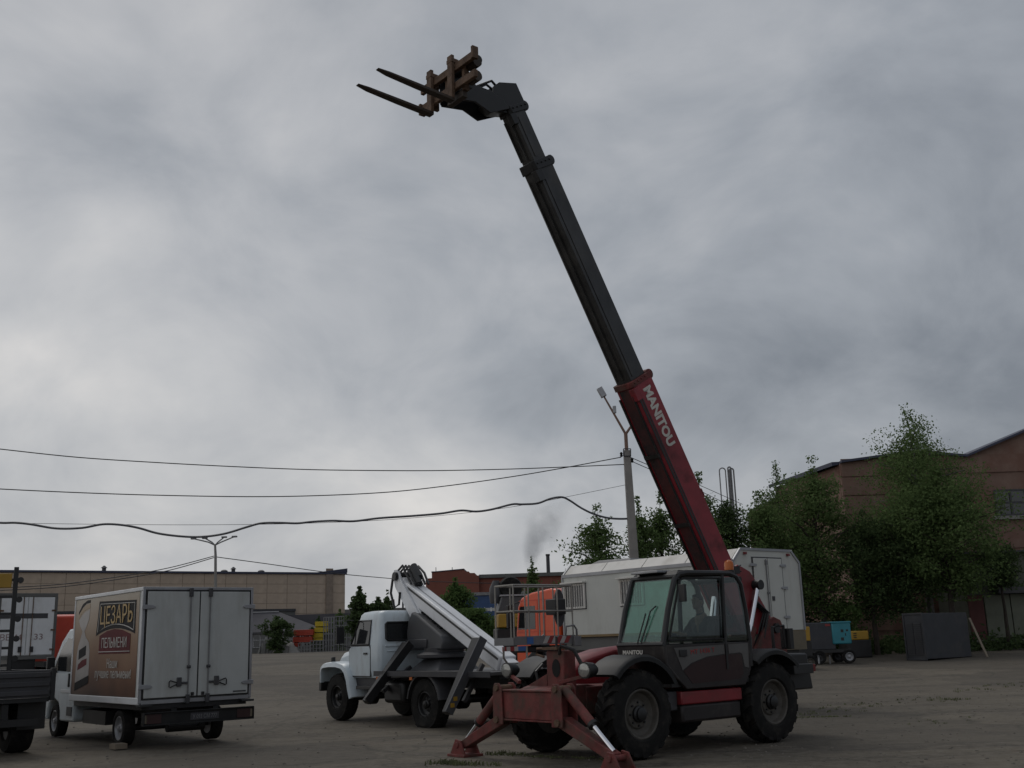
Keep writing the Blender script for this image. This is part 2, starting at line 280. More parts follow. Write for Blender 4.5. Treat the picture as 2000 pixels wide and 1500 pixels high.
# ------------------------------------------------------------------ ground
def ground_mat():
    m = bpy.data.materials.new('worn_asphalt'); m.use_nodes = True; nt = m.node_tree; b = nt.nodes['Principled BSDF']
    L = nt.links.new; t = nt.nodes.new('ShaderNodeTexCoord')
    def noise(sc, det=6, rg=0.6, dist=0.0, stretch=None):
        src = t.outputs['Object']
        if stretch:
            mp = nt.nodes.new('ShaderNodeMapping'); mp.inputs['Scale'].default_value = stretch; mp.inputs['Rotation'].default_value = (0, 0, 0.12); L(src, mp.inputs[0]); src = mp.outputs[0]
        n = nt.nodes.new('ShaderNodeTexNoise'); n.inputs['Scale'].default_value = sc; n.inputs['Detail'].default_value = det
        n.inputs['Roughness'].default_value = rg; n.inputs['Distortion'].default_value = dist; L(src, n.inputs[0]); return n.outputs[0]
    def rng(v, a, b_, lo, hi):
        n = nt.nodes.new('ShaderNodeMapRange'); n.inputs[1].default_value = a; n.inputs[2].default_value = b_; n.inputs[3].default_value = lo; n.inputs[4].default_value = hi; L(v, n.inputs[0]); return n.outputs[0]
    def mixc(f, a, c):
        n = nt.nodes.new('ShaderNodeMix'); n.data_type = 'RGBA'
        L(f, n.inputs[0])
        if isinstance(a, tuple): n.inputs[6].default_value = a
        else: L(a, n.inputs[6])
        if isinstance(c, tuple): n.inputs[7].default_value = c
        else: L(c, n.inputs[7])
        return n.outputs[2]
    base = mixc(rng(noise(0.18, 7, 0.62), 0.35, 0.65, 0, 1), (0.100, 0.086, 0.067, 1), (0.156, 0.133, 0.102, 1))
    base = mixc(rng(noise(0.75, 9, 0.72), 0.50, 0.68, 0, 0.65), base, (0.070, 0.062, 0.052, 1))
    base = mixc(rng(noise(0.5, 8, 0.72, 0.4, (0.25, 1.6, 1)), 0.50, 0.66, 0, 0.85), base, (0.055, 0.047, 0.040, 1))      # dark drawn-out tyre and tar marks
    base = mixc(rng(noise(0.33, 6, 0.7, 0.3, (0.5, 1.5, 1)), 0.62, 0.74, 0, 0.45), base, (0.150, 0.090, 0.062, 1))         # reddish brick dust
    base = mixc(rng(noise(5.0, 9, 0.78), 0.44, 0.62, 0.0, 0.60), base, (0.185, 0.165, 0.135, 1))
    base = mixc(rng(noise(3.2, 9, 0.8), 0.56, 0.66, 0.0, 0.65), base, (0.042, 0.037, 0.031, 1))                             # sand and grit
    pv_ = nt.nodes.new('ShaderNodeTexVoronoi'); pv_.inputs['Scale'].default_value = 0.13; pn = nt.nodes.new('ShaderNodeVectorMath'); pn.operation = 'MULTIPLY_ADD'
    pz_ = nt.nodes.new('ShaderNodeTexNoise'); pz_.inputs['Scale'].default_value = 0.5; pz_.inputs['Detail'].default_value = 6; L(t.outputs['Object'], pz_.inputs[0]); L(pz_.outputs[1], pn.inputs[0]); pn.inputs[1].default_value = (4, 4, 0); L(t.outputs['Object'], pn.inputs[2]); L(pn.outputs[0], pv_.inputs[0])
    sc_ = nt.nodes.new('ShaderNodeSeparateColor'); L(pv_.outputs['Color'], sc_.inputs[0])
    base = mixc(rng(sc_.outputs[0], 0.45, 0.55, 0.0, 0.40), base, (0.070, 0.062, 0.053, 1))                                    # repaired patches of darker asphalt
    # cracks: edges of a distorted cell pattern
    mp = nt.nodes.new('ShaderNodeMapping'); L(t.outputs['Object'], mp.inputs[0]); nz = nt.nodes.new('ShaderNodeTexNoise'); nz.inputs['Scale'].default_value = 1.1; nz.inputs['Detail'].default_value = 5
    L(t.outputs['Object'], nz.inputs[0]); va = nt.nodes.new('ShaderNodeVectorMath'); va.operation = 'MULTIPLY_ADD'; L(nz.outputs[1], va.inputs[0]); va.inputs[1].default_value = (1.3, 1.3, 0); L(mp.outputs[0], va.inputs[2])
    vo = nt.nodes.new('ShaderNodeTexVoronoi'); vo.feature = 'DISTANCE_TO_EDGE'; vo.inputs['Scale'].default_value = 0.22; L(va.outputs[0], vo.inputs[0])
    base = mixc(rng(vo.outputs[0], 0.0, 0.010, 0.45, 0.0), base, (0.035, 0.034, 0.026, 1))
    L(base, b.inputs['Base Color']); b.inputs['Roughness'].default_value = 0.9; b.inputs['Specular IOR Level'].default_value = 0.25
    bp = nt.nodes.new('ShaderNodeBump'); bp.inputs['Strength'].default_value = 0.5; bp.inputs['Distance'].default_value = 0.03
    L(noise(5, 10, 0.7), bp.inputs['Height']); L(bp.outputs[0], b.inputs['Normal'])
    return m
xs = [-1500, -700, -400] + list(range(-240, 241, 12)) + [400, 700, 1500]
ys = [-300, -60, -20, 0] + list(range(6, 120, 3)) + [130, 150, 180, 240, 320, 450, 700, 1100, 1800, 3000]
mb = MB(); nx = len(xs)
mb.v = [(x_, y_, gz(y_)) for y_ in ys for x_ in xs]
mb.f = [(j*nx+i, j*nx+i+1, (j+1)*nx+i+1, (j+1)*nx+i) for j in range(len(ys)-1) for i in range(nx-1)]
g = mb.build('ground', ground_mat()); tag(g, 'worn dusty asphalt yard with cracks and stains', kind='structure')

def gp(px, py):
    "flat near yard under a pixel"
    v = _d + _r * ((px - 1000) / F) + _u * ((750 - py) / F); s_ = -EYE / v.z; return (v.x*s_, v.y*s_)
# older concrete apron in the foreground: a thin sheet with a ragged edge
rr_ = random.Random(4); edge = []
ctl = [gp(2080, 1330), gp(2000, 1340), gp(1900, 1358), gp(1800, 1370), gp(1700, 1384), gp(1560, 1402), gp(1400, 1432), gp(1200, 1462), gp(1000, 1476), gp(860, 1490), gp(700, 1500)]
for (xa, ya), (xb, yb) in zip(ctl[:-1], ctl[1:]):
    for k in range(14): t = k / 14; edge.append((xa + (xb - xa)*t + rr_.gauss(0, 0.03), ya + (yb - ya)*t + rr_.gauss(0, 0.05)))
ap = MB().add([(x_, y_, 0.004) for x_, y_ in edge + [(-6, 9.5), (-6, 3), (16, 3), (16, 16)]], [tuple(range(len(edge) + 4))])
apm = ground_mat(); apm.name = 'old_concrete'
for n in apm.node_tree.nodes:
    if n.type == 'MIX' and n.inputs[6].default_value[0] > 0.09 and not n.inputs[6].is_linked:
        n.inputs[6].default_value = (0.088, 0.075, 0.058, 1); n.inputs[7].default_value = (0.160, 0.138, 0.106, 1)
apo = ap.build('concrete_apron', apm, smooth=0); tag(apo, 'older stained concrete apron in the foreground', kind='structure')

# ------------------------------------------------------------------ panel building on the left
def wall_frame(A, B):
    d = (B - A); L = d.length; d.normalize(); return d, L, Vector((d.y, -d.x, 0))   # along, length, outward (towards the camera side)
A = at(-140, 1280, 146); B = at(673, 1262, 178); A.z = B.z = 0
d, L, nrm = wall_frame(A, B)
rz = math.atan2(d.y, d.x)
bl = empty('panel_workshop', (A.x, A.y, 0.9), rz)
tag(bl, 'long low workshop of stained tan concrete panels behind the yard', 'building')
# local: x along the facade, y into the building, z up
HT = 12.2
MB().ab((0, 0, -1), (L, 30, HT)).build('wall', M['joint'], bl)
cols = 18; cw = L / cols; rowz = [(0.0, 2.2), (2.2, 4.4), (4.4, 6.0), (6.0, 7.6), (7.6, 9.2), (9.2, 10.6), (10.6, 12.15)]
pm = {}
for k, (z0, z1) in enumerate(rowz):
    for c in range(cols):
        if k not in pm:
            o = MB().ab((0.03, -0.08, 0.025), (cw - 0.03, 0.02, z1 - z0 - 0.025)).build('panel', M['tan'], bl, bev=0.02, seg=1); pm[k] = o.data
        else:
            o = bpy.data.objects.new('panel', pm[k]); COL.objects.link(o); o.parent = bl
        o.location = (c * cw, 0, z0)
MB().ab((-0.3, -0.35, HT), (L + 0.2, 30, HT + 0.28)).build('roof_edge', M['flash'], bl)
MB().prism([(L - 5.0, HT + 0.28), (L + 0.25, HT + 0.28), (L + 0.25, HT + 0.95)], 'y', -0.4, 0.2).build('roof_edge', M['flash'], bl)
MB().ab((L - 3.4, -0.3, 0), (L - 2.2, -0.12, HT + 0.9)).build('downpipe', M['joint'], bl)
for px_ in (198, 500):
    u_ = (at(px_, 1120, 160) - A).dot(d)
    v = MB().cyl((u_, 1, HT), (u_, 1, HT + 0.75), 0.30).cyl((u_, 1, HT + 0.75), (u_, 1, HT + 1.1), 0.48, 0.1).build('roof_vent', M['dgrey'], bl)
for px_ in (453, 543):
    u_ = (at(px_, 1120, 165) - A).dot(d)
    MB().loft([[(u_ + 0.6 * math.cos(q) * s_, 1 + 0.5 * math.sin(q) * s_, HT + z_) for q in [k * math.pi / 4 for k in range(8)]] for s_, z_ in ((1, 0.2), (0.9, 0.5), (0.4, 0.65))]).build('roof_vent', M['dgrey'], bl)
# grey lower band of the facade
MB().ab((L - 46, -0.35, 0), (L - 8.6, -0.12, 6.4)).build('grey_band', M['bldgrey'], bl)
MB().ab((L - 46, -0.6, 6.4), (L - 8.6, -0.1, 6.75)).build('band_cap', M['dgrey'], bl)

# low building with a dark hipped roof in front of it
lo = empty('low_building', (at(480, 1275, 160).x - 12, 160, 0.95), 0.10)
tag(lo, 'low building with dark hipped roof and white window frames', 'building')
W_, D_ = 24.5, 9
MB().ab((0, 0, 0), (W_ - 2, D_, 3.0)).build('wall', M['bldgrey'], lo)
MB().loft([[(-0.8, -1.0, 3.0), (W_ - 1, -1.0, 3.0), (W_ - 1, D_ + 1, 3.0), (-0.8, D_ + 1, 3.0)], [(1, 3.5, 6.0), (W_ - 8.5, 3.5, 6.0), (W_ - 8.5, 5.5, 6.0), (1, 5.5, 6.0)]]).build('roof', M['roofing'], lo)
MB().ab((-0.9, -1.08, 2.75), (W_ - 0.9, -0.9, 3.05)).build('fascia', M['dgrey'], lo)
MB().ab((1, 3.4, 6.0), (W_ - 8.5, 3.55, 6.16)).build('ridge_strip', M['alu'], lo)
for k in range(9):
    x0 = 0.8 + k * 2.4
    w = MB().ab((x0, -0.06, 0.9), (x0 + 2.0, 0.03, 2.7)).build('window', M['glassdark'], lo)
    f = MB()
    for xx in (x0, x0 + 1.0, x0 + 2.0): f.ab((xx - 0.06, -0.12, 0.85), (xx + 0.06, -0.065, 2.75))
    for zz in (0.85, 1.9, 2.7): f.ab((x0 - 0.06, -0.115, zz), (x0 + 2.06, -0.07, zz + 0.1))
    f.build('frame', M['alu'], w)
lo2 = empty('dark_shed', (at(600, 1275, 168).x, 168, 0.95), 0.05)
tag(lo2, 'dark flat shed to the right of the hipped roof', 'shed')
MB().ab((-2, 0, 0), (16, 6, 3.2)).build('wall', M['bldgrey'], lo2); MB().prism([(-3, 3.2), (17, 3.2), (11, 5.6), (-3, 5.6)], 'y', -0.6, 6.5).build('roof', M['roofing'], lo2)

# ------------------------------------------------------------------ brick factory in the middle, blue hall in front
Yb = 190
bf = empty('brick_factory', (at(833, 1262, Yb).x, Yb, 0.9), -0.02)
tag(bf, 'red brick factory with a stepped parapet behind the trees', 'building')
x0 = at(833, 1262, Yb).x
def fx(px): return at(px, 1250, Yb).x - x0
def fz(px, py): return at(px, py, Yb).z - 0.9
prof = [(fx(833), -1), (fx(833), fz(833, 1130)), (fx(845), fz(845, 1129)), (fx(845), fz(845, 1118)), (fx(908), fz(908, 1112)), (fx(911), fz(911, 1116)), (fx(918), fz(918, 1116)), (fx(919), fz(919, 1119)), (fx(930), fz(930, 1119)), (fx(931), fz(931, 1124)), (fx(938), fz(938, 1124)), (fx(938), -1)]
MB().prism(prof, 'y', 0, 14).build('gable_wall', M['brick'], bf)
MB().ab((fx(938), 1.0, -1), (fx(1240), 16, fz(1000, 1127))).build('wall', M['brick'], bf)
MB().ab((fx(938), 0.5, fz(1000, 1127)), (fx(1240), 16, fz(1000, 1120))).build('parapet', M['bldgrey'], bf)
MB().ab((fx(845), -0.1, fz(845, 1118)), (fx(845) + 0.4, 14, fz(845, 1116))).build('parapet_cap', M['flash'], bf)
MB().prism([(fx(844), fz(845, 1118)), (fx(909), fz(909, 1112)), (fx(909), fz(909, 1110.5)), (fx(844), fz(845, 1116.5))], 'y', -0.15, 14.1).build('parapet_cap', M['flash'], bf)
for px_ in (849, 882): MB().cyl((fx(px_), 4, fz(px_, 1118)), (fx(px_), 4, fz(px_, 1105)), 0.06, n=6).build('aerial', M['dgrey'], bf)
for k in range(9):
    MB().ab((fx(1000 + k * 26), 0.9, fz(1000, 1150)), (fx(1000 + k * 26) + 0.5, 1.05, fz(1000, 1128))).build('pilaster', M['brick'], bf)
Yh = 165
bh = empty('blue_hall', (at(905, 1262, Yh).x, Yh, 0.95), 0.0)
tag(bh, 'blue metal clad hall with a strip of small windows', 'building')
h0 = at(905, 1262, Yh).x
def hx(px): return at(px, 1250, Yh).x - h0
def hz(px, py): return at(px, py, Yh).z - 0.95
MB().ab((hx(905), 0, -1), (hx(1120), 10, hz(1000, 1161))).build('wall', M['blue'], bh)
MB().ab((hx(905) - 0.2, -0.3, hz(1000, 1161)), (hx(1120), 10, hz(1000, 1155))).build('roof', M['steel'], bh)
n_ = 0
for k in range(20):
    xx = hx(910) + k * 1.0
    w = MB().ab((xx, -0.05, hz(1000, 1192)), (xx + 0.8, 0.05, hz(1000, 1186))).build('window', M['lamp'], bh)
    MB().ab((xx + 0.8, -0.08, hz(1000, 1193)), (xx + 0.98, 0.04, hz(1000, 1185))).build('frame', M['white'], w)
ch = MB().cyl((0, 0, 0), (0, 0, 22), 0.44, 0.38, n=16).lathe([(0.39, 21.6), (0.46, 21.7), (0.46, 22.1), (0.34, 22.1)], (0, 0, 0), 'z', 16).build('chimney', M['dgrey'], loc=(at(1071, 1117, 230).x, 230, 1.0))
ch.scale = (1, 1, (at(1071, 1083, 230).z - 1) / 22)
tag(ch, 'slim dark steel chimney beside the smoke plume', 'chimney')
sb = MB()
sb.ab((-22, 0, 0), (22, 14, 9.2)).build('wall', M['bldgrey'])
sb_o = bpy.context.scene.collection.objects[-1]; sb_o.name = 'far_hall'; sb_o.location = (at(720, 1262, 260).x, 260, 0.9)
tag(sb_o, 'far grey hall showing between the left trees', 'building')

# ------------------------------------------------------------------ pink brick workshop on the right
Yw = 60.0
C0 = at(1675, 1240, Yw)
rb = empty('brick_workshop', (C0.x, Yw, 0.6), 0)
tag(rb, 'tall pink brick workshop with shallow gables behind the trees', 'building')
def rx(px): return at(px, 1050, Yw).x - C0.x
def rzz(px, py): return at(px, py, Yw).z - 0.6
roof = [(0, rzz(1675, 904)), (rx(1755), rzz(1755, 891)), (rx(1800), rzz(1800, 884)), (rx(1905), rzz(1905, 893)), (rx(2000), rzz(2000, 855)), (rx(2160), rzz(2160, 790)), (rx(2300), rzz(2300, 830)), (rx(2420), rzz(2420, 880))]
xe = roof[-1][0]
MB().prism([(0, -1)] + roof + [(xe, -1)], 'y', 0.0, 25).build('wall', M['pinkpanel'], rb)
t = MB()
for (a0, b0), (a1, b1) in zip(roof[:-1], roof[1:]):
    t.add([(a0, -0.35, b0), (a1, -0.35, b1), (a1, 25, b1), (a0, 25, b0), (a0, -0.35, b0 + 0.13), (a1, -0.35, b1 + 0.13), (a1, 25, b1 + 0.13), (a0, 25, b0 + 0.13)], [(0,3,2,1),(4,5,6,7),(0,1,5,4),(1,2,6,5),(2,3,7,6),(3,0,4,7)])
t.build('roof', M['flash'], rb)
wx0, wx1, wz0, wz1 = rx(1953), rx(2075), rzz(1960, 1006), rzz(1960, 958)
pmesh = None
for r_ in range(9):
    for c in range(4):
        xa, za = c * 6.0, 1.0 + r_ * 1.06
        if xa + 6 > wx0 and xa < wx1 and za + 1.06 > wz0 - 0.2 and za < wz1 + 0.1: continue
        if pmesh is None: o = MB().ab((0.035, -0.07, 0.03), (5.965, 0.01, 1.03)).build('panel', M['pinkpanel'], rb, bev=0.015, seg=1); pmesh = o.data
        else: o = bpy.data.objects.new('panel', pmesh); COL.objects.link(o); o.parent = rb
        o.location = (xa, 0, za)
w = MB().ab((wx0, -0.04, wz0), (wx1, 0.03, wz1)).build('window', M['glassdark'], rb)
f = MB()
for k in range(5): xx = wx0 + (wx1 - wx0) * k / 4; f.ab((xx - 0.05, -0.10, wz0), (xx + 0.05, -0.045, wz1))
for zz in (wz0, (wz0 + wz1) / 2, wz1): f.ab((wx0, -0.105, zz - 0.05), (wx1, -0.04, zz + 0.05))
f.build('frame', M['dgrey'], w)
MB().ab((wx0 - 0.3, -0.2, wz0 - 0.25), (wx1 + 0.3, -0.06, wz0 - 0.06)).build('sill', M['concrete'], w)
# side wall running back to the left
MB().add([(-0.02, 0.3, -1), (-1.6, 9, -1), (-1.6, 9, roof[0][1] - 0.1), (-0.02, 0.3, roof[0][1] - 0.1), (1, 0.6, -1), (-0.6, 9, -1), (-0.6, 9, roof[0][1] - 0.1), (1, 0.6, roof[0][1] - 0.1)], [(0,1,2,3),(4,7,6,5),(3,2,6,7),(0,3,7,4),(1,5,6,2)]).build('side_wall', M['pinkpanel'], rb)
MB().add([(-0.4, 0.2, roof[0][1] - 0.1), (-2.0, 9, roof[0][1] - 0.1), (-0.6, 9, roof[0][1] + 0.15), (1, 0.2, roof[0][1] + 0.15), (-0.4, 0.2, roof[0][1] + 0.12), (-2.0, 9, roof[0][1] + 0.12)], [(0,1,5,4),(4,5,2,3),(0,4,3)]).build('roof_edge', M['flash'], rb)

Ya = 56.0
ga = empty('garage_annex', (at(1893, 1200, Ya).x, Ya, 0.62), 0)
tag(ga, 'grey green garage with a pale gate at the right edge', 'garage')
a0 = at(1893, 1200, Ya).x
def ax_(px): return at(px, 1200, Ya).x - a0
def az(px, py): return at(px, py, Ya).z - 0.62
MB().ab((0, 0.05, -0.5), (ax_(2200), 3.9, az(1950, 1080))).build('wall', M['greenwall'], ga)
MB().ab((-0.2, -0.2, az(1950, 1080)), (ax_(2200), 3.95, az(1950, 1076))).build('roof_edge', M['dgrey'], ga)
MB().ab((ax_(1945), -0.7, az(1950, 1160)), (ax_(2200), 0.04, az(1950, 1146))).build('canopy', M['dgrey'], ga)
for k in range(4):
    x0 = ax_(1925) + k * 1.35
    MB().ab((x0, -0.06, az(1925, 1246)), (x0 + 1.30, 0.04, az(1925, 1162))).build('gate_leaf', M['gate'], ga, bev=0.01)
MB().ab((ax_(1894), -0.05, az(1900, 1252)), (ax_(1923), 0.04, az(1900, 1163))).build('red_leaf', M['gatered'], ga, bev=0.01)
MB().ab((-0.1, -0.25, -0.4), (ax_(2200), 0.0, az(1925, 1250))).build('plinth', M['concrete'], ga)

# ------------------------------------------------------------------ wheels and fenders
_wc = {}
def wheel(parent, loc, R, rim, W, side=1, style='truck', rimmat='rim', flat=0.0):
    key = (R, rim, W, style, rimmat, flat)
    if key not in _wc:
        h = W / 2; lug = 0.05 if style == 'ag' else 0.018
        prof = [(rim, -0.80*h), (rim+0.03, -0.98*h), (R*0.80, -1.0*h), (R*0.93, -0.86*h), (R-lug, -0.55*h), (R-lug, 0.55*h), (R*0.93, 0.86*h), (R*0.80, 1.0*h), (rim+0.03, 0.98*h), (rim, 0.80*h), (rim-0.02, 0)]
        t = MB(); n = 40; rings = []
        for r, y in prof + [prof[0]]:
            rings.append([(r*math.cos(2*math.pi*k/n), y, r*math.sin(2*math.pi*k/n)) for k in range(n)])
        t.loft(rings, cap=False)
        nl = 19 if style == 'ag' else 26
        for i in range(nl):
            for sd_ in (-1, 1):
                q0 = 2*math.pi*(i + (0.5 if sd_ > 0 else 0))/nl
                R_ = []
                for yy, dq, rr, w_ in ((-0.06*sd_*h, 0.0, R, 0.045), (0.55*sd_*h, 0.16 if style == 'ag' else 0.03, R*0.995, 0.05), (0.93*sd_*h, 0.22 if style == 'ag' else 0.05, R*0.945, 0.055)):
                    q = q0 + dq; lo_ = rr - lug - 0.02
                    R_.append([(rr*math.cos(q-w_/R), yy, rr*math.sin(q-w_/R)), (rr*math.cos(q+w_/R), yy, rr*math.sin(q+w_/R)), (lo_*math.cos(q+w_*1.3/R), yy, lo_*math.sin(q+w_*1.3/R)), (lo_*math.cos(q-w_*1.3/R), yy, lo_*math.sin(q-w_*1.3/R))])
                if style in ('ag', 'truck'): t.loft(R_)
        if style == 'road':
            pass
        if flat:
            t.v = [(x_*(1.0 if z_ > -R+flat*2.5 else 1.05), y_*(1.0 if z_ > -R*0.75 else 1.18), max(z_, -R+flat)) for x_, y_, z_ in t.v]
        to = t.build('tyre', M['rubber'], smooth=35); tm = to.data; bpy.data.objects.remove(to)
        rm = MB().lathe([(rim*0.2, -0.7*h), (rim*0.99, -0.8*h), (rim*1.04, 0.82*h), (rim*0.97, 0.86*h), (rim*0.92, 0.80*h), (rim*0.86, 0.45*h), (rim*0.62, 0.28*h), (rim*0.55, 0.42*h), (rim*0.3, 0.44*h)], (0,0,0), 'y', 32)
        ro = rm.build('rim', M[rimmat], smooth=35); rmm = ro.data; bpy.data.objects.remove(ro)
        hb = MB().lathe([(rim*0.34, 0.40*h), (rim*0.34, 0.62*h), (rim*0.27, 0.72*h), (rim*0.27, 0.88*h), (rim*0.18, 0.95*h)], (0,0,0), 'y', 20)
        for k in range(8):
            q = 2*math.pi*k/8; hb.cyl((rim*0.47*math.cos(q), 0.40*h, rim*0.47*math.sin(q)), (rim*0.47*math.cos(q), 0.55*h, rim*0.47*math.sin(q)), rim*0.045, n=6)
        ho = hb.build('wheel', M[rimmat if style == 'road' else 'black']); hm = ho.data; bpy.data.objects.remove(ho)
        _wc[key] = (hm, tm, rmm)
    hm, tm, rmm = _wc[key]
    w = bpy.data.objects.new('wheel', hm); COL.objects.link(w); w.parent = parent; w.location = loc; w.rotation_euler = (0, 0, 0 if side > 0 else math.pi)
    for nm, me in (('tyre', tm), ('rim', rmm)):
        o = bpy.data.objects.new(nm, me); COL.objects.link(o); o.parent = w
    return w
def arc_fender(name, mat, parent, c, r, a0, a1, y0, y1, th=0.05, n=10, lip=0.05, rx=1.0):
    m = MB(); R_ = []
    for k in range(n + 1):
        q = math.radians(a0 + (a1 - a0) * k / n); ca, sa = math.cos(q), math.sin(q)
        def p(rr, y): return (c[0] + rr*rx*ca, y, c[1] + rr*sa)
        R_.append([p(r, y0), p(r, y1 - 0.05*(1 if y1 > y0 else -1)), p(r - 0.03, y1), p(r - lip - th, y1), p(r - th, y1 - 0.06*(1 if y1 > y0 else -1)), p(r - th, y0)])
    m.loft(R_); return m.build(name, mat, parent, bev=0.006)

# ------------------------------------------------------------------ telescopic handler
TX, TY, TA = 3.317, 18.796, 3.828
T = empty('telescopic_handler', (TX, TY, 0), TA)
tag(T, 'red telescopic handler with its dark boom raised high and forks at the tip', 'telehandler')
for x_, y_ in ((0, 0.98), (0, -0.98), (3.016, 0.98), (3.016, -0.98)):
    wheel(T, (x_, y_, 0.63), 0.63, 0.345, 0.40, 1 if y_ > 0 else -1, 'ag')
cb = MB().ab((-1.15, -0.36, 0.62), (3.35, 0.36, 1.02)); cb.ab((0.45, -1.0, 0.52), (2.35, 0.2, 1.0))
cb.build('chassis', M['frame_red'], T, bev=0.02)
ax = MB()
for x_ in (0, 3.016): ax.cyl((x_, -0.85, 0.63), (x_, 0.85, 0.63), 0.13); ax.box((x_, 0, 0.63), (0.4, 0.5, 0.4))
ax.cyl((0, 0, 0.6), (3.0, 0, 0.6), 0.06); ax.build('axle', M['black'], T)
MB().ab((0.74, 0.30, 0.44), (2.10, 1.08, 0.70)).build('fuel_tank', M['cab'], T, bev=0.04)
MB().ab((0.72, 0.28, 0.70), (2.12, 1.10, 0.89)).build('side_sill', M['red'], T, bev=0.02)
MB().ab((2.12, 0.62, 0.62), (2.38, 1.02, 0.90)).build('step_box', M['dgrey'], T, bev=0.02)
arc_fender('front_fender', M['plastic'], T, (2.98, 0.66), 0.80, 42, 152, 0.62, 1.22, rx=1.0)
arc_fender('front_fender', M['plastic'], T, (2.98, 0.66), 0.80, 38, 150, -0.62, -1.22)
arc_fender('rear_fender', M['plastic'], T, (-0.05, 0.66), 0.80, 52, 138, 0.60, 1.22, rx=1.05)
arc_fender('rear_fender', M['plastic'], T, (-0.05, 0.66), 0.80, 52, 138, -0.60, -1.22, rx=1.05)
# engine hood on the far side
MB().loft([[(x_, -1.12, 0.95), (x_, -0.40, 0.95), (x_, -0.40, z_ - 0.06), (x_, -0.50, z_), (x_, -1.0, z_ - 0.03), (x_, -1.12, z_ - 0.16)] for x_, z_ in ((-0.7, 1.50), (1.4, 1.60), (2.0, 1.56), (2.6, 1.43), (2.95, 1.26))]).build('engine_hood', M['red'], T, bev=0.02)
# rear body, counterweight, rear lamp
MB().prism([(-1.55, 0.75), (-0.55, 0.75), (-0.55, 1.15), (-0.9, 1.35), (-1.45, 1.35)], 'y', -0.95, 0.80).build('counterweight', M['black'], T, bev=0.03)
MB().ab((-1.25, 0.72, 1.02), (-0.72, 1.05, 1.18)).build('light_bracket', M['black'], T, bev=0.01)
MB().ab((-1.33, 0.78, 1.05), (-1.252, 1.04, 1.17)).build('tail_light', M['redlens'], T, bev=0.01)
for y_ in (-0.34, 0.34):
    MB().prism([(-1.50, 1.0), (-0.35, 1.0), (-0.62, 1.45), (-1.02, 1.92), (-1.18, 1.98), (-1.36, 1.92), (-1.45, 1.75)], 'y', y_ - 0.03, y_ + 0.03).build('boom_bracket', M['frame_red'], T, bev=0.01)
MB().cyl((-1.2, -0.42, 1.78), (-1.2, 0.42, 1.78), 0.085).build('boom_pivot_pin', M['black'], T)
# cab: lower panels, frame, roof, glass
CAB0, CAB1 = 0.17, 1.14
lowp = [(2.20, 1.06), (2.46, 1.30), (2.48, 1.58), (0.47, 1.58), (0.50, 1.15), (0.66, 0.92), (2.02, 0.92)]
MB().prism(lowp, 'y', CAB1 - 0.05, CAB1).build('door_panel', M['cab'], T, bev=0.015)
MB().prism(lowp, 'y', CAB0, CAB0 + 0.05).build('cab_side', M['cab'], T, bev=0.01)
MB().ab((0.52, CAB0 + 0.05, 0.96), (2.30, CAB1 - 0.05, 1.06)).build('cab_floor', M['black'], T)
MB().prism([(2.22, 1.06), (2.46, 1.28), (2.50, 1.60), (2.42, 1.60), (2.40, 1.30), (2.16, 1.08)], 'y', CAB0 - 0.005, CAB1 + 0.006).build('front_panel', M['cab'], T, bev=0.02)
MB().ab((0.475, CAB0 + 0.05, 1.06), (0.53, CAB1 - 0.05, 1.62)).build('rear_panel', M['cab'], T, bev=0.01)
fr = MB()
for y_ in (CAB0 + 0.03, CAB1 - 0.03):
    fr.tube([(2.46, y_, 1.56), (2.30, y_, 2.10), (2.12, y_, 2.54), (2.02, y_, 2.62), (1.85, y_, 2.645), (0.85, y_, 2.65), (0.68, y_, 2.60), (0.58, y_, 2.48), (0.50, y_, 2.05), (0.46, y_, 1.58), (0.48, y_, 1.20)], 0.045, 8)
    fr.tube([(1.02, y_, 2.63), (1.06, y_, 1.56)], 0.038, 8)
for x_, z_ in ((2.08, 2.585), (2.46, 1.585), (0.60, 2.56), (0.46, 1.62)): fr.tube([(x_, CAB0, z_), (x_, CAB1, z_)], 0.045, 8)
fr.build('cab_frame', M['black'], T)
df = MB().tube([(2.36, CAB1 + 0.005, 1.64), (2.05, CAB1 + 0.005, 2.52), (1.95, CAB1 + 0.005, 2.56), (1.10, CAB1 + 0.005, 2.57), (1.13, CAB1 + 0.005, 1.64), (2.36, CAB1 + 0.005, 1.64)], 0.018, 6)
df.build('door_window_frame', M['plastic'], T)
MB().loft([[(0.64, CAB0 + 0.02, 2.62), (2.06, CAB0 + 0.02, 2.62), (2.06, CAB1 - 0.02, 2.62), (0.64, CAB1 - 0.02, 2.62)], [(0.72, CAB0 + 0.06, 2.69), (1.98, CAB0 + 0.06, 2.69), (1.98, CAB1 - 0.06, 2.69), (0.72, CAB1 - 0.06, 2.69)]]).build('cab_roof', M['plastic'], T, bev=0.015)
MB().ab((1.9, CAB0 + 0.1, 2.66), (2.2, CAB1 - 0.3, 2.70)).build('roof_visor', M['alu'], T, bev=0.008)
MB().add([(2.475, CAB0 + 0.06, 1.60), (2.475, CAB1 - 0.06, 1.60), (2.11, CAB1 - 0.06, 2.56), (2.11, CAB0 + 0.06, 2.56), (2.465, CAB0 + 0.06, 1.60), (2.465, CAB1 - 0.06, 1.60), (2.10, CAB1 - 0.06, 2.56), (2.10, CAB0 + 0.06, 2.56)], [(0,1,2,3),(7,6,5,4),(0,4,5,1),(3,2,6,7),(0,3,7,4),(1,5,6,2)]).build('windscreen', M['glass'], T, smooth=0)
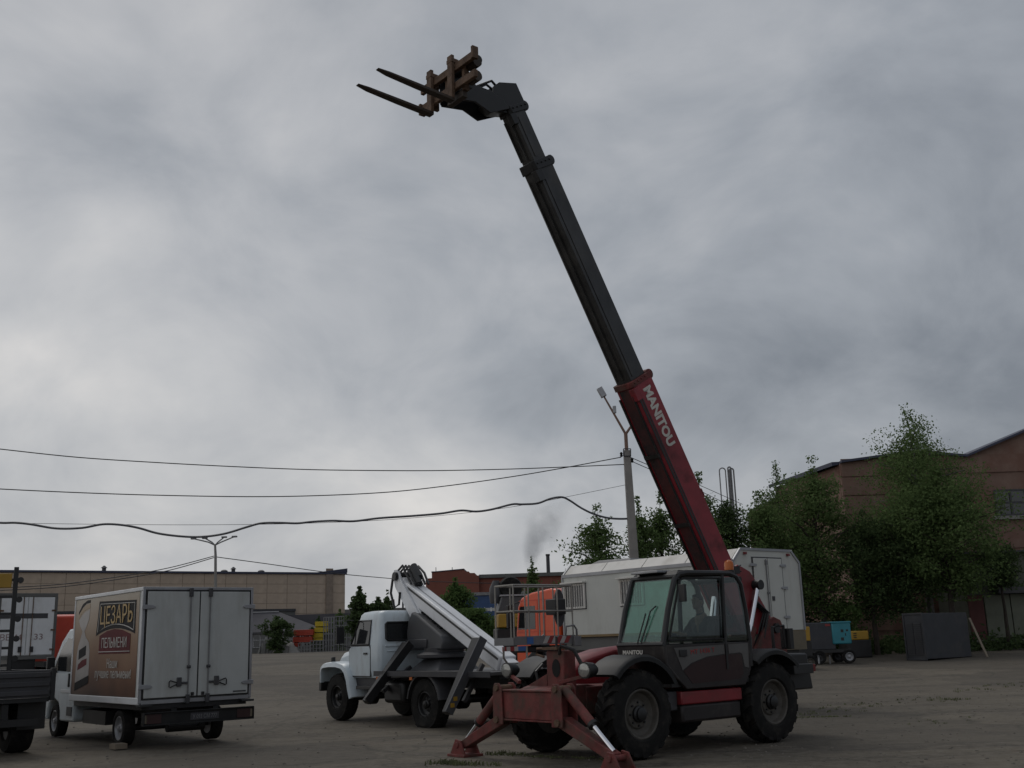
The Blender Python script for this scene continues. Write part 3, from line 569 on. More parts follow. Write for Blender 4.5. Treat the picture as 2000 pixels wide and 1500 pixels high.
for y_ in (CAB0 + 0.02, CAB1 - 0.015):
    MB().prism([(2.40, 1.60), (2.07, 2.56), (1.05, 2.60), (1.09, 1.60)], 'y', y_ - 0.003, y_ + 0.003).build('side_window', M['glassclear'], T, smooth=0)
    MB().prism([(1.02, 1.60), (0.99, 2.60), (0.70, 2.58), (0.60, 2.46), (0.50, 1.60)], 'y', y_ - 0.003, y_ + 0.003).build('quarter_window', M['glassclear'], T, smooth=0)
MB().ab((0.485, CAB0 + 0.06, 1.66), (0.49, CAB1 - 0.06, 2.0)).build('rear_window', M['glassclear'], T, smooth=0)
# door decoration
MB().prism([(2.26, 1.53), (1.12, 1.55), (1.12, 1.41), (1.55, 1.38), (1.9, 1.30), (2.10, 1.20)], 'y', CAB1 + 0.001, CAB1 + 0.006).build('light_stripe', M['door_grey'], T, smooth=0)
MB().prism([(1.02, 1.55), (0.54, 1.56), (0.56, 1.18), (0.66, 1.20), (0.70, 1.40), (0.76, 1.42), (1.02, 1.41)], 'y', CAB1 + 0.001, CAB1 + 0.006).build('light_stripe', M['door_grey'], T, smooth=0)
MB().prism([(2.08, 1.19), (1.88, 1.285), (1.55, 1.365), (1.12, 1.395), (0.78, 1.40), (0.72, 1.37), (0.70, 1.10), (0.78, 1.02), (1.9, 1.0)], 'y', CAB1 + 0.001, CAB1 + 0.005).build('maroon_panel', M['door_maroon'], T, smooth=0)
MB().ab((2.0, CAB1 + 0.004, 1.40), (2.16, CAB1 + 0.03, 1.50)).build('door_handle', M['black'], T, bev=0.008)
MB().ab((1.06, CAB1, 1.18), (1.10, CAB1 + 0.018, 1.56)).build('door_seam', M['black'], T)
text('MT 1436 T', 0.10, M['letter_red'], T, (1.90, CAB1 + 0.008, 1.425), (-1, 0, 0.04), (0, 0, 1), width=0.55)
text('MANITOU', 0.085, M['letter'], T, (2.497, 0.30, 1.45), (0, 1, 0), (-0.05, 0, 1), width=0.42, bold=0.002)
# wiper, interior, mirror, beacon
MB().tube([(2.50, 0.62, 1.60), (2.36, 0.70, 2.05)], 0.012, 5).build('wiper', M['black'], T); MB().tube([(2.50, 0.70, 1.60), (2.34, 0.78, 2.08), (2.28, 0.85, 2.16)], 0.012, 5).build('wiper', M['black'], T)
MB().ab((0.80, 0.42, 1.22), (1.30, 0.92, 1.36)).ab((0.72, 0.44, 1.30), (0.86, 0.90, 2.00)).build('seat', M['black'], T, bev=0.05)
MB().lathe([(0.185, -0.014), (0.20, 0.0), (0.185, 0.014), (0.17, 0.0), (0.185, -0.014)], (1.86, 0.66, 1.70), 'z', 24).cyl((1.86, 0.66, 1.70), (2.05, 0.66, 1.10), 0.035).beam((1.68, 0.66, 1.70), (2.04, 0.66, 1.70), 0.03, 0.02).build('steering_wheel', M['black'], T)
MB().ab((2.05, 0.35, 1.08), (2.32, 0.98, 1.56)).build('dashboard', M['black'], T, bev=0.04)
MB().tube([(2.05, 1.13, 2.45), (2.14, 1.26, 2.42)], 0.012, 5).box((2.14, 1.28, 2.33), (0.05, 0.12, 0.26)).build('cab_mirror', M['black'], T, bev=0.01)
MB().tube([(-0.42, 0.9, 1.45), (-0.42, 0.9, 1.80), (-0.72, 0.9, 1.82), (-0.74, 0.9, 1.45)], 0.03, 6).box((-0.80, 0.9, 1.60), (0.10, 0.2, 0.34)).build('rear_mirror', M['black'], T, bev=0.008)
bc = MB().lathe([(0.085, 0), (0.085, 0.05), (0.05, 0.06)], (0.66, 0.98, 2.66), 'z', 16).build('beacon', M['black'], T)
MB().lathe([(0.075, 0.055), (0.078, 0.14), (0.066, 0.19), (0.03, 0.215), (0.005, 0.22)], (0.66, 0.98, 2.66), 'z', 16).build('lens', M['amber'], bc)
MB().tube([(0.50, 0.95, 2.62), (0.42, 0.98, 2.78), (0.34, 0.96, 2.80)], 0.012, 5).box((0.46, 0.92, 2.72), (0.14, 0.12, 0.12)).tube([(0.5, 0.9, 2.6), (0.38, 0.9, 2.72), (0.30, 0.93, 2.70)], 0.012, 5).build('beacon_bracket', M['black'], T)
# ---- boom
BD = Vector((0.494, 0, 0.869)); BP = Vector((-0.869, 0, 0.494)); B0 = Vector((0.15, 0, 2.77))
def bp(t, s, y=0.0): p = B0 + BD * t + BP * s; return Vector((p.x, y, p.z))
def section(t0, t1, s0, s1, hw, ch=0.035, m=None):
    m = m or MB(); R_ = []
    for t_ in (t0, t1):
        R_.append([bp(t_, s0, -hw+ch), bp(t_, s0, hw-ch), bp(t_, s0+ch, hw), bp(t_, s1-ch, hw), bp(t_, s1, hw-ch), bp(t_, s1, -hw+ch), bp(t_, s1-ch, -hw), bp(t_, s0+ch, -hw)])
    return m.loft(R_)
section(-1.20, 3.50, 0.0, 0.57, 0.205).build('outer_boom', M['boom_red'], T, bev=0.008)
g1 = section(3.3, 7.46, 0.035, 0.485, 0.170).build('middle_boom', M['boom_dark'], T, bev=0.006)
section(7.3, 8.46, 0.07, 0.43, 0.140).build('inner_boom', M['boom_dark'], T, bev=0.006)
ub = MB()                                                   # greasy strip, pipes and hose tray under and beside the boom
section(-1.1, 3.42, -0.010, -0.002, 0.115, 0.002, ub)
ub.build('underside_strip', M['grime_red'], T)
for y_ in (-0.165, 0.145): MB().tube([bp(-1.0, -0.022, y_), bp(1.2, -0.022, y_), bp(3.3, -0.022, y_)], 0.020, 6).build('hydraulic_pipe', M['grease'], T)
for t_ in (0.9, 2.2): MB().add([bp(t_ + a_, s_, y_) for a_, s_, y_ in ((-.03,-.05,-.17),(.03,-.05,-.17),(.03,-.05,.17),(-.03,-.05,.17),(-.03,-.012,-.17),(.03,-.012,-.17),(.03,-.012,.17),(-.03,-.012,.17))], [(0,3,2,1),(4,5,6,7),(0,1,5,4),(1,2,6,5),(2,3,7,6),(3,0,4,7)]).build('pipe_clamp', M['grease'], T)
def strip(t0, t1, s0, s1, y0, y1, m):
    vs = [bp(t_, s_, y_) for y_ in (y0, y1) for t_, s_ in ((t0, s0), (t1, s0), (t1, s1), (t0, s1))]
    return m.add(vs, [(0,3,2,1),(4,5,6,7),(0,1,5,4),(1,2,6,5),(2,3,7,6),(3,0,4,7)])
wr = MB(); strip(-1.0, 3.42, 0.03, 0.075, 0.206, 0.214, wr); strip(-1.0, 3.42, 0.095, 0.125, 0.206, 0.211, wr)
wr.build('grease_rail', M['grease'], T)
for t0, t1, hw, s0, s1, cl_ in ((3.6, 7.25, 0.170, 0.035, 0.485, 'boom_dark'), (7.6, 8.3, 0.140, 0.07, 0.43, 'boom_dark')):
    w_ = MB(); strip(t0, t1, s0 + 0.10, s0 + 0.15, hw + 0.001, hw + 0.010, w_)
    for y_ in (-0.09, 0.05): w_.tube([bp(t0, s0 - 0.02, y_), bp(t1, s0 - 0.02, y_)], 0.013, 6)
    w_.build('boom_rib', M['boom_dark'], T)
def collar(t, s0, s1, hw, th, mat):
    m = section(t, t + th, s0, s1, hw, 0.05); m.cyl(bp(t + th/2, s1 - 0.07, -hw*0.5), bp(t + th/2, s1 - 0.07, hw*0.9), 0.09)
    for k in range(4): m.cyl(bp(t + th*0.6, s0 + 0.1 + k*0.1, hw), bp(t + th*0.6, s0 + 0.1 + k*0.1, hw + 0.018), 0.018, n=6)
    return m.build('boom_collar', mat, T, bev=0.008)
collar(3.44, -0.03, 0.60, 0.225, 0.10, M['frame_red']); collar(7.38, 0.0, 0.52, 0.195, 0.16, M['black']); collar(8.38, 0.03, 0.50, 0.165, 0.13, M['black'])
strip(3.20, 3.42, -0.035, 0.12, 0.12, 0.235, MB()).build('wear_pad_cover', M['boom_red'], T, bev=0.006)
strip(7.19, 7.38, -0.02, 0.13, 0.08, 0.20, MB()).build('wear_pad_cover', M['black'], T, bev=0.006)
strip(8.20, 8.38, 0.01, 0.14, 0.06, 0.165, MB()).build('wear_pad_cover', M['black'], T, bev=0.006)
lug = MB().tube([bp(1.05, 0.56, 0.1), bp(1.12, 0.66, 0.1), bp(1.24, 0.66, 0.1), bp(1.30, 0.56, 0.1)], 0.018, 6).build('lifting_eye', M['red'], T)
text('MANITOU', 0.27, M['letter'], T, bp(3.33, 0.225, 0.2065), -BD, BP, width=1.10, bold=0.012)
# rear bracket of the boom, lift and levelling cylinders
for y_ in (-0.24, 0.24):
    m = MB().prism([(bp(-1.2, 0.0).x, bp(-1.2, 0.0).z), (bp(-0.2, 0.0).x, bp(-0.2, 0.0).z), (bp(-0.2, 0.57).x, bp(-0.2, 0.57).z), (bp(-0.45, 0.78).x, bp(-0.45, 0.78).z), (bp(-0.72, 0.84).x, bp(-0.72, 0.84).z), (bp(-0.90, 0.74).x, bp(-0.90, 0.74).z), (-1.32, 1.85), (-1.25, 1.68), (-1.1, 1.66)], 'y', y_ - 0.03, y_ + 0.03).build('boom_root_plate', M['red'], T, bev=0.01)
MB().cyl(bp(-0.70, 0.74, -0.36), bp(-0.70, 0.74, 0.42), 0.085).build('cylinder_pin', M['black'], T)
MB().cyl((-0.83, 0.345, 2.50), (-0.47, 0.345, 1.62), 0.045).build('levelling_rod', M['chrome'], T)
MB().cyl((-0.60, 0.345, 1.80), (-0.10, 0.345, 0.75), 0.075).build('levelling_cylinder', M['frame_red'], T)
MB().cyl((0.25, 0.0, 1.0), (0.08, 0.0, 1.7), 0.10).build('lift_cylinder', M['frame_red'], T)
MB().cyl((0.08, 0.0, 1.7), bp(-0.50, -0.01), 0.06).build('lift_rod', M['chrome'], T)
for k in range(5):
    hs = MB()
    y_ = 0.15 + 0.05 * k
    hs.tube([(-0.55, y_, 1.1), (-0.75 - 0.03*k, y_, 1.6), (-1.0, y_ + 0.05, 2.05), (-0.75, y_, 2.25)], 0.022, 6)
    hs.build('hydraulic_hose', M['black'], T)
MB().ab((-0.62, 0.36, 1.02), (-0.2, 0.9, 1.38)).build('valve_block', M['black'], T, bev=0.02)
# ---- boom head, carriage, forks
for y_ in (-0.13, 0.13):
    MB().prism([(4.48, 10.57), (4.12, 10.67), (3.96, 10.40), (4.14, 10.18), (4.42, 10.12), (4.62, 10.24), (4.60, 10.46)], 'y', y_ - 0.02, y_ + 0.02).build('head_plate', M['black'], T, bev=0.008)
    MB().prism([(4.30, 10.14), (4.70, 9.94), (5.00, 10.04), (5.42, 9.97), (5.46, 10.38), (5.34, 10.48), (5.16, 10.44), (4.98, 10.34), (4.70, 10.34), (4.44, 10.26)], 'y', y_*1.25 - 0.018, y_*1.25 + 0.018).build('head_arm', M['black'], T, bev=0.008)
MB().prism([(4.2, 10.12), (4.6, 10.02), (4.75, 10.10), (4.62, 10.34), (4.46, 10.50), (4.12, 10.60), (3.98, 10.34)], 'y', -0.10, 0.10).build('boom_head', M['boom_dark'], T, bev=0.01)
MB().cyl((5.30, -0.30, 10.12), (5.30, 0.46, 10.12), 0.06).cyl((5.34, -0.3, 10.42), (5.34, 0.72, 10.42), 0.07).build('head_pin', M['black'], T)
MB().cyl((4.35, 0.0, 10.40), (4.95, 0.0, 10.30), 0.075).build('tilt_cylinder', M['black'], T)
MB().cyl((4.90, 0.0, 10.31), (5.28, 0.0, 10.25), 0.042).build('tilt_rod', M['chrome'], T)
MB().tube([(4.5, 0.1, 10.5), (4.62, 0.12, 10.56), (4.78, 0.1, 10.46), (4.98, 0.1, 10.33), (5.1, 0.05, 10.3)], 0.022, 6).build('head_hose', M['black'], T); MB().tube([(4.45, -0.05, 10.52), (4.6, -0.05, 10.58), (4.8, -0.05, 10.44), (4.95, -0.05, 10.3)], 0.022, 6).build('head_hose', M['black'], T)
for z_, nm in ((10.36, 'upper_bar'), (10.04, 'lower_bar')):
    MB().ab((5.50, -0.54, z_ - 0.062), (5.565, 0.90, z_ + 0.062)).build(nm, M['rust'], T, bev=0.008)
MB().ab((5.49, 0.86, 10.28), (5.60, 0.91, 10.48)).build('end_stop', M['rust'], T, bev=0.006); MB().ab((5.49, -0.55, 9.93), (5.60, -0.50, 10.12)).build('end_stop', M['rust'], T, bev=0.006)
for y_ in (-0.28, 0.08, 0.52):
    MB().ab((5.40, y_ - 0.03, 9.94), (5.499, y_ + 0.03, 10.46)).build('carriage_post', M['rust'], T, bev=0.006)
for z_ in (10.36, 10.12): MB().cyl((5.38, 0.55, z_), (5.38, 0.74, z_), 0.085, n=18).build('carriage_hub', M['fork'], T)
MB().ab((5.40, 0.10, 9.84), (5.499, 0.50, 9.95)).build('carriage_foot', M['fork'], T, bev=0.01)
for y_ in (0.34, -0.22):
    fk = MB().ab((5.57, y_ - 0.06, 9.80), (5.625, y_ + 0.06, 10.56)).build('fork', M['rust'], T, bev=0.006)
    MB().loft([[(x_, y_ - w_, z_ - h_), (x_, y_ + w_, z_ - h_), (x_, y_ + w_, z_), (x_, y_ - w_, z_)] for x_, z_, w_, h_ in ((5.572, 9.835, 0.06, 0.05), (6.2, 9.865, 0.06, 0.045), (6.75, 9.89, 0.055, 0.03), (6.93, 9.898, 0.035, 0.014))]).build('blade', M['fork'], fk, bev=0.005)
    MB().ab((5.49, y_ - 0.07, 10.43), (5.63, y_ + 0.07, 10.50)).build('hook', M['rust'], fk, bev=0.006)
# ---- front frame, stabilisers, lamps
MB().prism([(3.0, 0.62), (4.08, 0.62), (4.08, 1.0), (3.9, 1.05), (3.3, 1.05), (3.0, 1.0)], 'y', -0.34, 0.34).build('front_frame', M['frame_red'], T, bev=0.015)
ps = MB().ab((3.66, 0.12, 0.98), (3.90, 0.50, 1.55)).build('front_post', M['frame_red'], T, bev=0.02)
MB().loft([[(3.905, 0.34 + 0.09*math.cos(q), 1.30 + 0.13*math.sin(q)) for q in [k*math.pi/6 for k in range(12)]], [(3.908, 0.34 + 0.09*math.cos(q), 1.30 + 0.13*math.sin(q)) for q in [k*math.pi/6 for k in range(12)]]]).build('post_hole', M['dark'], ps)
MB().prism([(0.12, 1.0), (-0.45, 1.0), (0.12, 1.22)], 'x', 3.86, 3.90).build('gusset', M['frame_red'], T, bev=0.005)
YC = 0.10
bmx = MB().ab((4.06, YC - 0.64, 0.60), (4.26, YC + 0.64, 0.98)).build('stabiliser_beam', M['frame_red'], T, bev=0.012)
MB().ab((4.04, YC - 0.66, 0.985), (4.28, YC + 0.66, 1.01)).build('beam_flange', M['frame_red'], T, bev=0.005)
MB().ab((4.04, YC - 0.62, 0.575), (4.28, YC + 0.62, 0.598)).build('beam_flange', M['frame_red'], T, bev=0.005)
for s_ in (-1, 1):
    yb = YC + s_ * 0.66
    for x_ in (4.02, 4.29):
        MB().prism([(yb - 0.11, 0.52), (yb + 0.11, 0.52), (yb + 0.12, 0.62), (yb + 0.10, 1.04), (yb + 0.04, 1.10), (yb - 0.06, 1.10), (yb - 0.10, 1.02)], 'x', x_ - 0.012, x_ + 0.012).build('pivot_plate', M['frame_red'], T, bev=0.005)
    lp0 = Vector((4.155, yb + s_*0.02, 0.58)); lp1 = Vector((4.155, YC + s_*1.66, 0.17))
    leg = MB().beam(lp0, lp1, 0.17, 0.17, up=(0, 0, 1), w1=0.15, h1=0.13).build('stabiliser_leg', M['frame_red'], T, bev=0.012)
    MB().cyl((3.98, lp0.y, lp0.z), (4.33, lp0.y, lp0.z), 0.05, n=12).cyl((3.98, yb, 1.03), (4.33, yb, 1.03), 0.045, n=12).build('pivot_pin', M['rust'], leg)
    c0 = Vector((4.155, yb + s_*0.03, 1.02)); c1 = Vector((4.155, YC + s_*1.62, 0.25)); cm = c0.lerp(c1, 0.58 if s_ > 0 else 0.66)
    MB().cyl(c0, cm, 0.068).build('ram_cylinder', M['frame_red'], leg)
    MB().cyl(cm - (c1 - c0) * 0.02, cm + (c1 - c0) * 0.02, 0.078).build('ram_gland', M['black'], leg)
    MB().cyl(cm, c1, 0.036).build('ram_rod', M['chrome'], leg)
    fy = YC + s_ * 1.68
    ft = MB()
    for x_ in (4.02, 4.29): ft.prism([(fy - 0.20, 0.02), (fy + 0.20, 0.02), (fy + 0.07, 0.24), (fy - 0.05, 0.26)], 'x', x_ - 0.015, x_ + 0.015)
    ft.ab((3.97, fy - 0.22, 0.0), (4.34, fy + 0.22, 0.04)).cyl((3.98, fy, 0.17), (4.33, fy, 0.17), 0.045, n=10)
    ft.build('foot', M['frame_red'], leg, bev=0.006)
    ly = 0.90 if s_ > 0 else -0.86
    MB().beam((3.95, s_*0.45, 1.10), (3.80, ly, 1.20), 0.05, 0.05).build('lamp_arm', M['frame_red'], T, bev=0.005)
    hl = MB().loft([[(x_, ly + w_*math.cos(q)*1.15, 1.27 + w_*math.sin(q)) for q in [k*math.pi/8 + 0.2 for k in range(16)]] for x_, w_ in ((3.66, 0.06), (3.72, 0.10), (3.84, 0.115), (3.87, 0.115))]).build('headlight', M['black'], T)
    MB().loft([[(x_, ly + w_*math.cos(q)*1.15, 1.27 + w_*math.sin(q)) for q in [k*math.pi/8 + 0.2 for k in range(16)]] for x_, w_ in ((3.86, 0.098), (3.882, 0.095), (3.895, 0.06))]).build('lens', M['lamp'], hl)
MB().tube([(3.9, 0.42, 1.5), (3.95, 0.50, 1.62), (3.8, 0.62, 1.55), (3.72, 0.72, 1.30)], 0.028, 6).build('front_hose', M['black'], T); MB().tube([(3.85, -0.1, 1.0), (3.88, -0.15, 1.25), (3.7, -0.2, 1.35)], 0.024, 6).build('front_hose', M['black'], T); MB().tube([(3.85, 0.3, 1.55), (3.86, 0.32, 1.75)], 0.02, 6).build('front_pipe', M['black'], T)
MB().ab((3.78, 0.10, 1.56), (3.95, 0.42, 1.60)).build('post_cap', M['rust'], T); MB().tube([(3.86, 0.1, 1.58), (3.9, -0.08, 1.58), (3.9, -0.1, 1.50), (3.88, 0.05, 1.46)], 0.018, 6).build('front_bracket', M['rust'], T)

# ------------------------------------------------------------------ driver (person) seated in the cab
def blob(name, caps, mat, parent, vox=0.014, smooth=4):
    V = []; Fc = []; nu, nv = 12, 8
    US = [(math.sin(math.pi*j/nv)*math.cos(2*math.pi*i/nu), math.sin(math.pi*j/nv)*math.sin(2*math.pi*i/nu), math.cos(math.pi*j/nv)) for j in range(nv + 1) for i in range(nu)]
    UF = [(j*nu+i, (j+1)*nu+i, (j+1)*nu+(i+1) % nu, j*nu+(i+1) % nu) for j in range(nv) for i in range(nu)]
    def ball(c, sc):
        o_ = len(V); V.extend([(c[0]+p[0]*sc[0], c[1]+p[1]*sc[1], c[2]+p[2]*sc[2]) for p in US]); Fc.extend([tuple(q+o_ for q in f) for f in UF])
    for c in caps:
        if c[0] == 's': ball(c[1], c[2])
        else:
            p0, p1, r0, r1 = Vector(c[1]), Vector(c[2]), c[3], c[4]; m_ = max(2, min(9, int((p1 - p0).length / (0.4*min(r0, r1))) + 1))
            for k in range(m_ + 1): q = k / m_; rr = r0 + (r1 - r0)*q; ball(p0.lerp(p1, q), (rr, rr, rr))
    me = bpy.data.meshes.new(name); me.from_pydata(V, [], Fc)
    o = bpy.data.objects.new(name, me); COL.objects.link(o)
    r = o.modifiers.new('r', 'REMESH'); r.mode = 'VOXEL'; r.voxel_size = vox
    s_ = o.modifiers.new('s', 'SMOOTH'); s_.iterations = smooth; s_.factor = 0.5
    bpy.context.view_layer.update()
    nm = bpy.data.meshes.new_from_object(o.evaluated_get(bpy.context.evaluated_depsgraph_get())); bpy.data.objects.remove(o)
    nm.materials.append(mat); nm.shade_smooth()
    q = bpy.data.objects.new(name, nm); COL.objects.link(q); q.parent = parent; return q
ca, sa = math.cos(TA), math.sin(TA)
def tw(x_, y_, z_): return (TX + x_*ca - y_*sa, TY + x_*sa + y_*ca, z_)
P = empty('person', tw(1.05, 0.66, 1.36), TA); tag(P, 'driver in a dark jacket with short dark hair, sitting in the green glazed cab', 'person')
# local: x forward, hips at the seat (z = 0.08)
arms = []
skin = [('c', (0.02, 0, 0.62), (0.05, 0, 0.74), 0.058, 0.055),
        ('s', (0.075, 0, 0.865), (0.098, 0.076, 0.118)), ('s', (0.105, 0, 0.80), (0.068, 0.058, 0.060)),
        ('s', (0.178, 0, 0.855), (0.020, 0.014, 0.022)), ('s', (0.160, 0, 0.885), (0.014, 0.013, 0.030)), ('s', (0.158, 0, 0.800), (0.014, 0.026, 0.010)),
        ('s', (0.148, 0, 0.765), (0.026, 0.026, 0.020)), ('s', (0.158, 0.032, 0.900), (0.012, 0.026, 0.008)), ('s', (0.158, -0.032, 0.900), (0.012, 0.026, 0.008)),
        ('s', (0.060, 0.080, 0.855), (0.024, 0.012, 0.034)), ('s', (0.060, -0.080, 0.855), (0.024, 0.012, 0.034)),
        ('c', (0.0, 0, 0.30), (0.0, 0, 0.60), 0.12, 0.11), ('c', (0, 0.10, 0.10), (0, -0.10, 0.10), 0.11, 0.11), ('c', (0, 0, 0.1), (0, 0, 0.35), 0.12, 0.12)]
jack = [('c', (0.0, -0.06, 0.14), (-0.02, -0.06, 0.45), 0.14, 0.14), ('c', (0.0, 0.06, 0.14), (-0.02, 0.06, 0.45), 0.14, 0.14), ('c', (-0.02, -0.15, 0.54), (-0.02, 0.15, 0.54), 0.095, 0.095), ('c', (0.0, 0, 0.5), (0.025, 0, 0.655), 0.11, 0.073)]
trou = []
for s_ in (-1, 1):
    sh, el, wr_ = (-0.02, s_*0.205, 0.545), (0.16, s_*0.27, 0.33), (0.62, s_*0.15, 0.36)
    jack += [('c', sh, el, 0.066, 0.054), ('c', el, (0.55, s_*0.165, 0.355), 0.052, 0.040)]
    skin += [('c', sh, el, 0.045, 0.04), ('c', el, wr_, 0.04, 0.028), ('s', (0.675, s_*0.145, 0.365), (0.046, 0.026, 0.038))]
    for k in range(4):
        yy = s_*(0.125 + 0.006*k); zz = 0.345 + 0.018*k
        skin += [('c', (0.70, yy, zz), (0.75, yy + s_*0.012, zz + 0.004), 0.0105, 0.0095), ('c', (0.75, yy + s_*0.012, zz + 0.004), (0.735 - 0.004*k, yy + s_*0.045, zz), 0.0095, 0.0085)]
    skin += [('c', (0.66, s_*0.13, 0.395), (0.70, s_*0.12, 0.418), 0.012, 0.009)]
    hp, kn, an = (0.02, s_*0.11, 0.09), (0.48, s_*0.14, 0.14), (0.62, s_*0.14, -0.24)
    trou += [('c', hp, kn, 0.092, 0.070), ('c', kn, an, 0.068, 0.05), ('c', an, (0.78, s_*0.14, -0.27), 0.045, 0.04)]
    skin += [('c', hp, kn, 0.07, 0.055), ('c', kn, an, 0.05, 0.035)]
trou += [('c', (0, 0.08, 0.10), (0, -0.08, 0.10), 0.125, 0.125)]
body = blob('body', skin, M['skin'], P, 0.0085, 2)
blob('jacket', jack, M['jacket'], P, 0.014, 5)
blob('trousers', trou, M['trousers'], P, 0.016, 5)
blob('hair', [('s', (0.050, 0, 0.905), (0.100, 0.083, 0.090)), ('s', (0.015, 0, 0.86), (0.060, 0.076, 0.085)), ('s', (0.11, 0, 0.958), (0.05, 0.062, 0.030))], M['hair'], P, 0.012, 2)

# ------------------------------------------------------------------ bonneted lorry with a folded aerial lift
GX, GY, GA = -1.208, 23.964, 2.236
G = empty('aerial_lift_truck', (GX, GY, 0), GA)
tag(G, 'white bonneted lorry carrying a folded aerial lift, rear tyre flat', 'truck')
for x_, y_, fl in ((3.77, 0.90, 0), (3.77, -0.90, 0), (0, 0.90, 0.07), (0, -0.90, 0)):
    wheel(G, (x_, y_, 0.54 - (0.07 if fl else 0)), 0.54, 0.25, 0.34, 1 if y_ > 0 else -1, 'truck', 'black', fl)
ch_ = MB()
for y_ in (-0.42, 0.42): ch_.ab((-2.3, y_ - 0.04, 0.78), (4.4, y_ + 0.04, 1.0))
for x_ in (-2.1, -0.7, 1.2, 2.4): ch_.ab((x_, -0.38, 0.80), (x_ + 0.1, 0.38, 0.98))
for x_ in (0, 3.77): ch_.cyl((x_, -0.8, 0.52), (x_, 0.8, 0.52), 0.09); ch_.lathe([(0.05, -0.2), (0.2, -0.1), (0.2, 0.1), (0.05, 0.2)], (x_, 0.1, 0.52), 'y', 14)
ch_.build('chassis', M['black'], G)
def rring(x0, x1, hw, z, r=0.12, k=3):
    "rounded rectangle in plan at height z"
    pts = []
    for cx, cy, a0 in ((x1 - r, hw - r, 0), (x0 + r, hw - r, 90), (x0 + r, -hw + r, 180), (x1 - r, -hw + r, 270)):
        for i in range(k + 1):
            q = math.radians(a0 + 90 * i / k); pts.append((cx + r * math.cos(q), cy + r * math.sin(q), z))
    return pts
cabm = MB().loft([rring(2.02, 3.40, 0.92, 0.98, 0.10), rring(2.00, 3.42, 0.95, 1.15, 0.10), rring(2.0, 3.42, 0.95, 1.62, 0.10), rring(2.02, 3.36, 0.93, 1.72, 0.10), rring(2.05, 3.08, 0.87, 2.28, 0.10), rring(2.06, 3.05, 0.855, 2.39, 0.12), rring(2.10, 2.99, 0.81, 2.45, 0.14), rring(2.20, 2.88, 0.70, 2.475, 0.15)])
cabm.build('cab', M['cabwhite'], G, smooth=45)
dgl = MB()
for y_ in (1, -1):
    q = [(3.30, 1.72), (3.02, 2.26), (2.46, 2.26), (2.46, 1.72)]
    def sw(x_, z_, o_): return (x_, y_ * (0.935 - (z_ - 1.70) * 0.125 + o_), z_)
    MB().loft([[sw(x_, z_, -0.02) for x_, z_ in q], [sw(x_, z_, 0.012) for x_, z_ in q]]).build('door_window', M['glassdark'], G, smooth=0)
    fr_ = MB().tube([sw(x_, z_, 0.012) for x_, z_ in q + [q[0]]], 0.022, 6); fr_.tube([sw(3.12, 1.72, 0.014), sw(3.12, 2.08, 0.014)], 0.012, 5); fr_.build('window_rubber', M['black'], G)
    MB().prism([(3.34, 1.0), (3.385, 1.60), (3.29, 1.705), (2.42, 1.705), (2.375, 1.61), (2.375, 1.0)], 'y', y_*0.940, y_*0.9525).build('door_gap', M['black'], G)
    dr = MB().prism([(3.32, 1.02), (3.36, 1.60), (3.28, 1.68), (2.44, 1.68), (2.40, 1.60), (2.40, 1.02)], 'y', y_*0.952, y_*0.962).build('door', M['cabwhite'], G, bev=0.006)
    MB().ab((2.50, min(y_*0.962, y_*0.99), 1.50), (2.66, max(y_*0.962, y_*0.99), 1.54)).build('handle', M['black'], dr, bev=0.006)
    MB().tube([(3.2, y_*0.93, 2.28), (3.32, y_*1.16, 2.30), (3.34, y_*1.22, 2.1), (3.34, y_*1.22, 1.72), (3.25, y_*0.97, 1.66)], 0.012, 5).box((3.34, y_*1.22, 1.95), (0.07, 0.20, 0.38)).build('mirror', M['black'], G, bev=0.02)
for y_ in (-0.42, 0.42):
    c = [(y_ - 0.34, 1.80), (y_ + 0.34, 1.80), (y_ + 0.34, 2.20), (y_ - 0.34, 2.20)]
    def rw(yy, zz, o_): return (2.012 + (zz - 1.72) * 0.075 - o_, yy, zz)
    MB().loft([[rw(a_, b_, -0.03) for a_, b_ in c], [rw(a_, b_, 0.012) for a_, b_ in c]]).build('rear_window', M['glassdark'], G, bev=0.03, smooth=0)
    MB().tube([rw(a_, b_, 0.012) for a_, b_ in [(y_ - 0.34, 1.84), (y_ - 0.34, 2.16), (y_ - 0.30, 2.20), (y_ + 0.30, 2.20), (y_ + 0.34, 2.16), (y_ + 0.34, 1.84), (y_ + 0.30, 1.80), (y_ - 0.30, 1.80), (y_ - 0.34, 1.84)]], 0.025, 6).build('window_rubber', M['black'], G)
MB().ab((1.985, -0.8, 1.66), (2.0, 0.8, 1.69)).ab((1.985, -0.75, 1.28), (1.998, -0.1, 1.30)).ab((1.985, 0.1, 1.55), (1.998, 0.75, 1.57)).build('cab_rib', M['cabwhite'], G, bev=0.004)
MB().loft([[(x_, -w_, 0.95), (x_, w_, 0.95), (x_, w_, z_ - 0.14), (x_, w_ - 0.10, z_ - 0.02), (x_, 0, z_ + 0.03), (x_, -w_ + 0.10, z_ - 0.02), (x_, -w_, z_ - 0.14)] for x_, w_, z_ in ((3.38, 0.80, 1.66), (3.9, 0.70, 1.62), (4.35, 0.62, 1.56), (4.52, 0.58, 1.46), (4.56, 0.56, 1.30))]).build('bonnet', M['cabwhite'], G, bev=0.02)
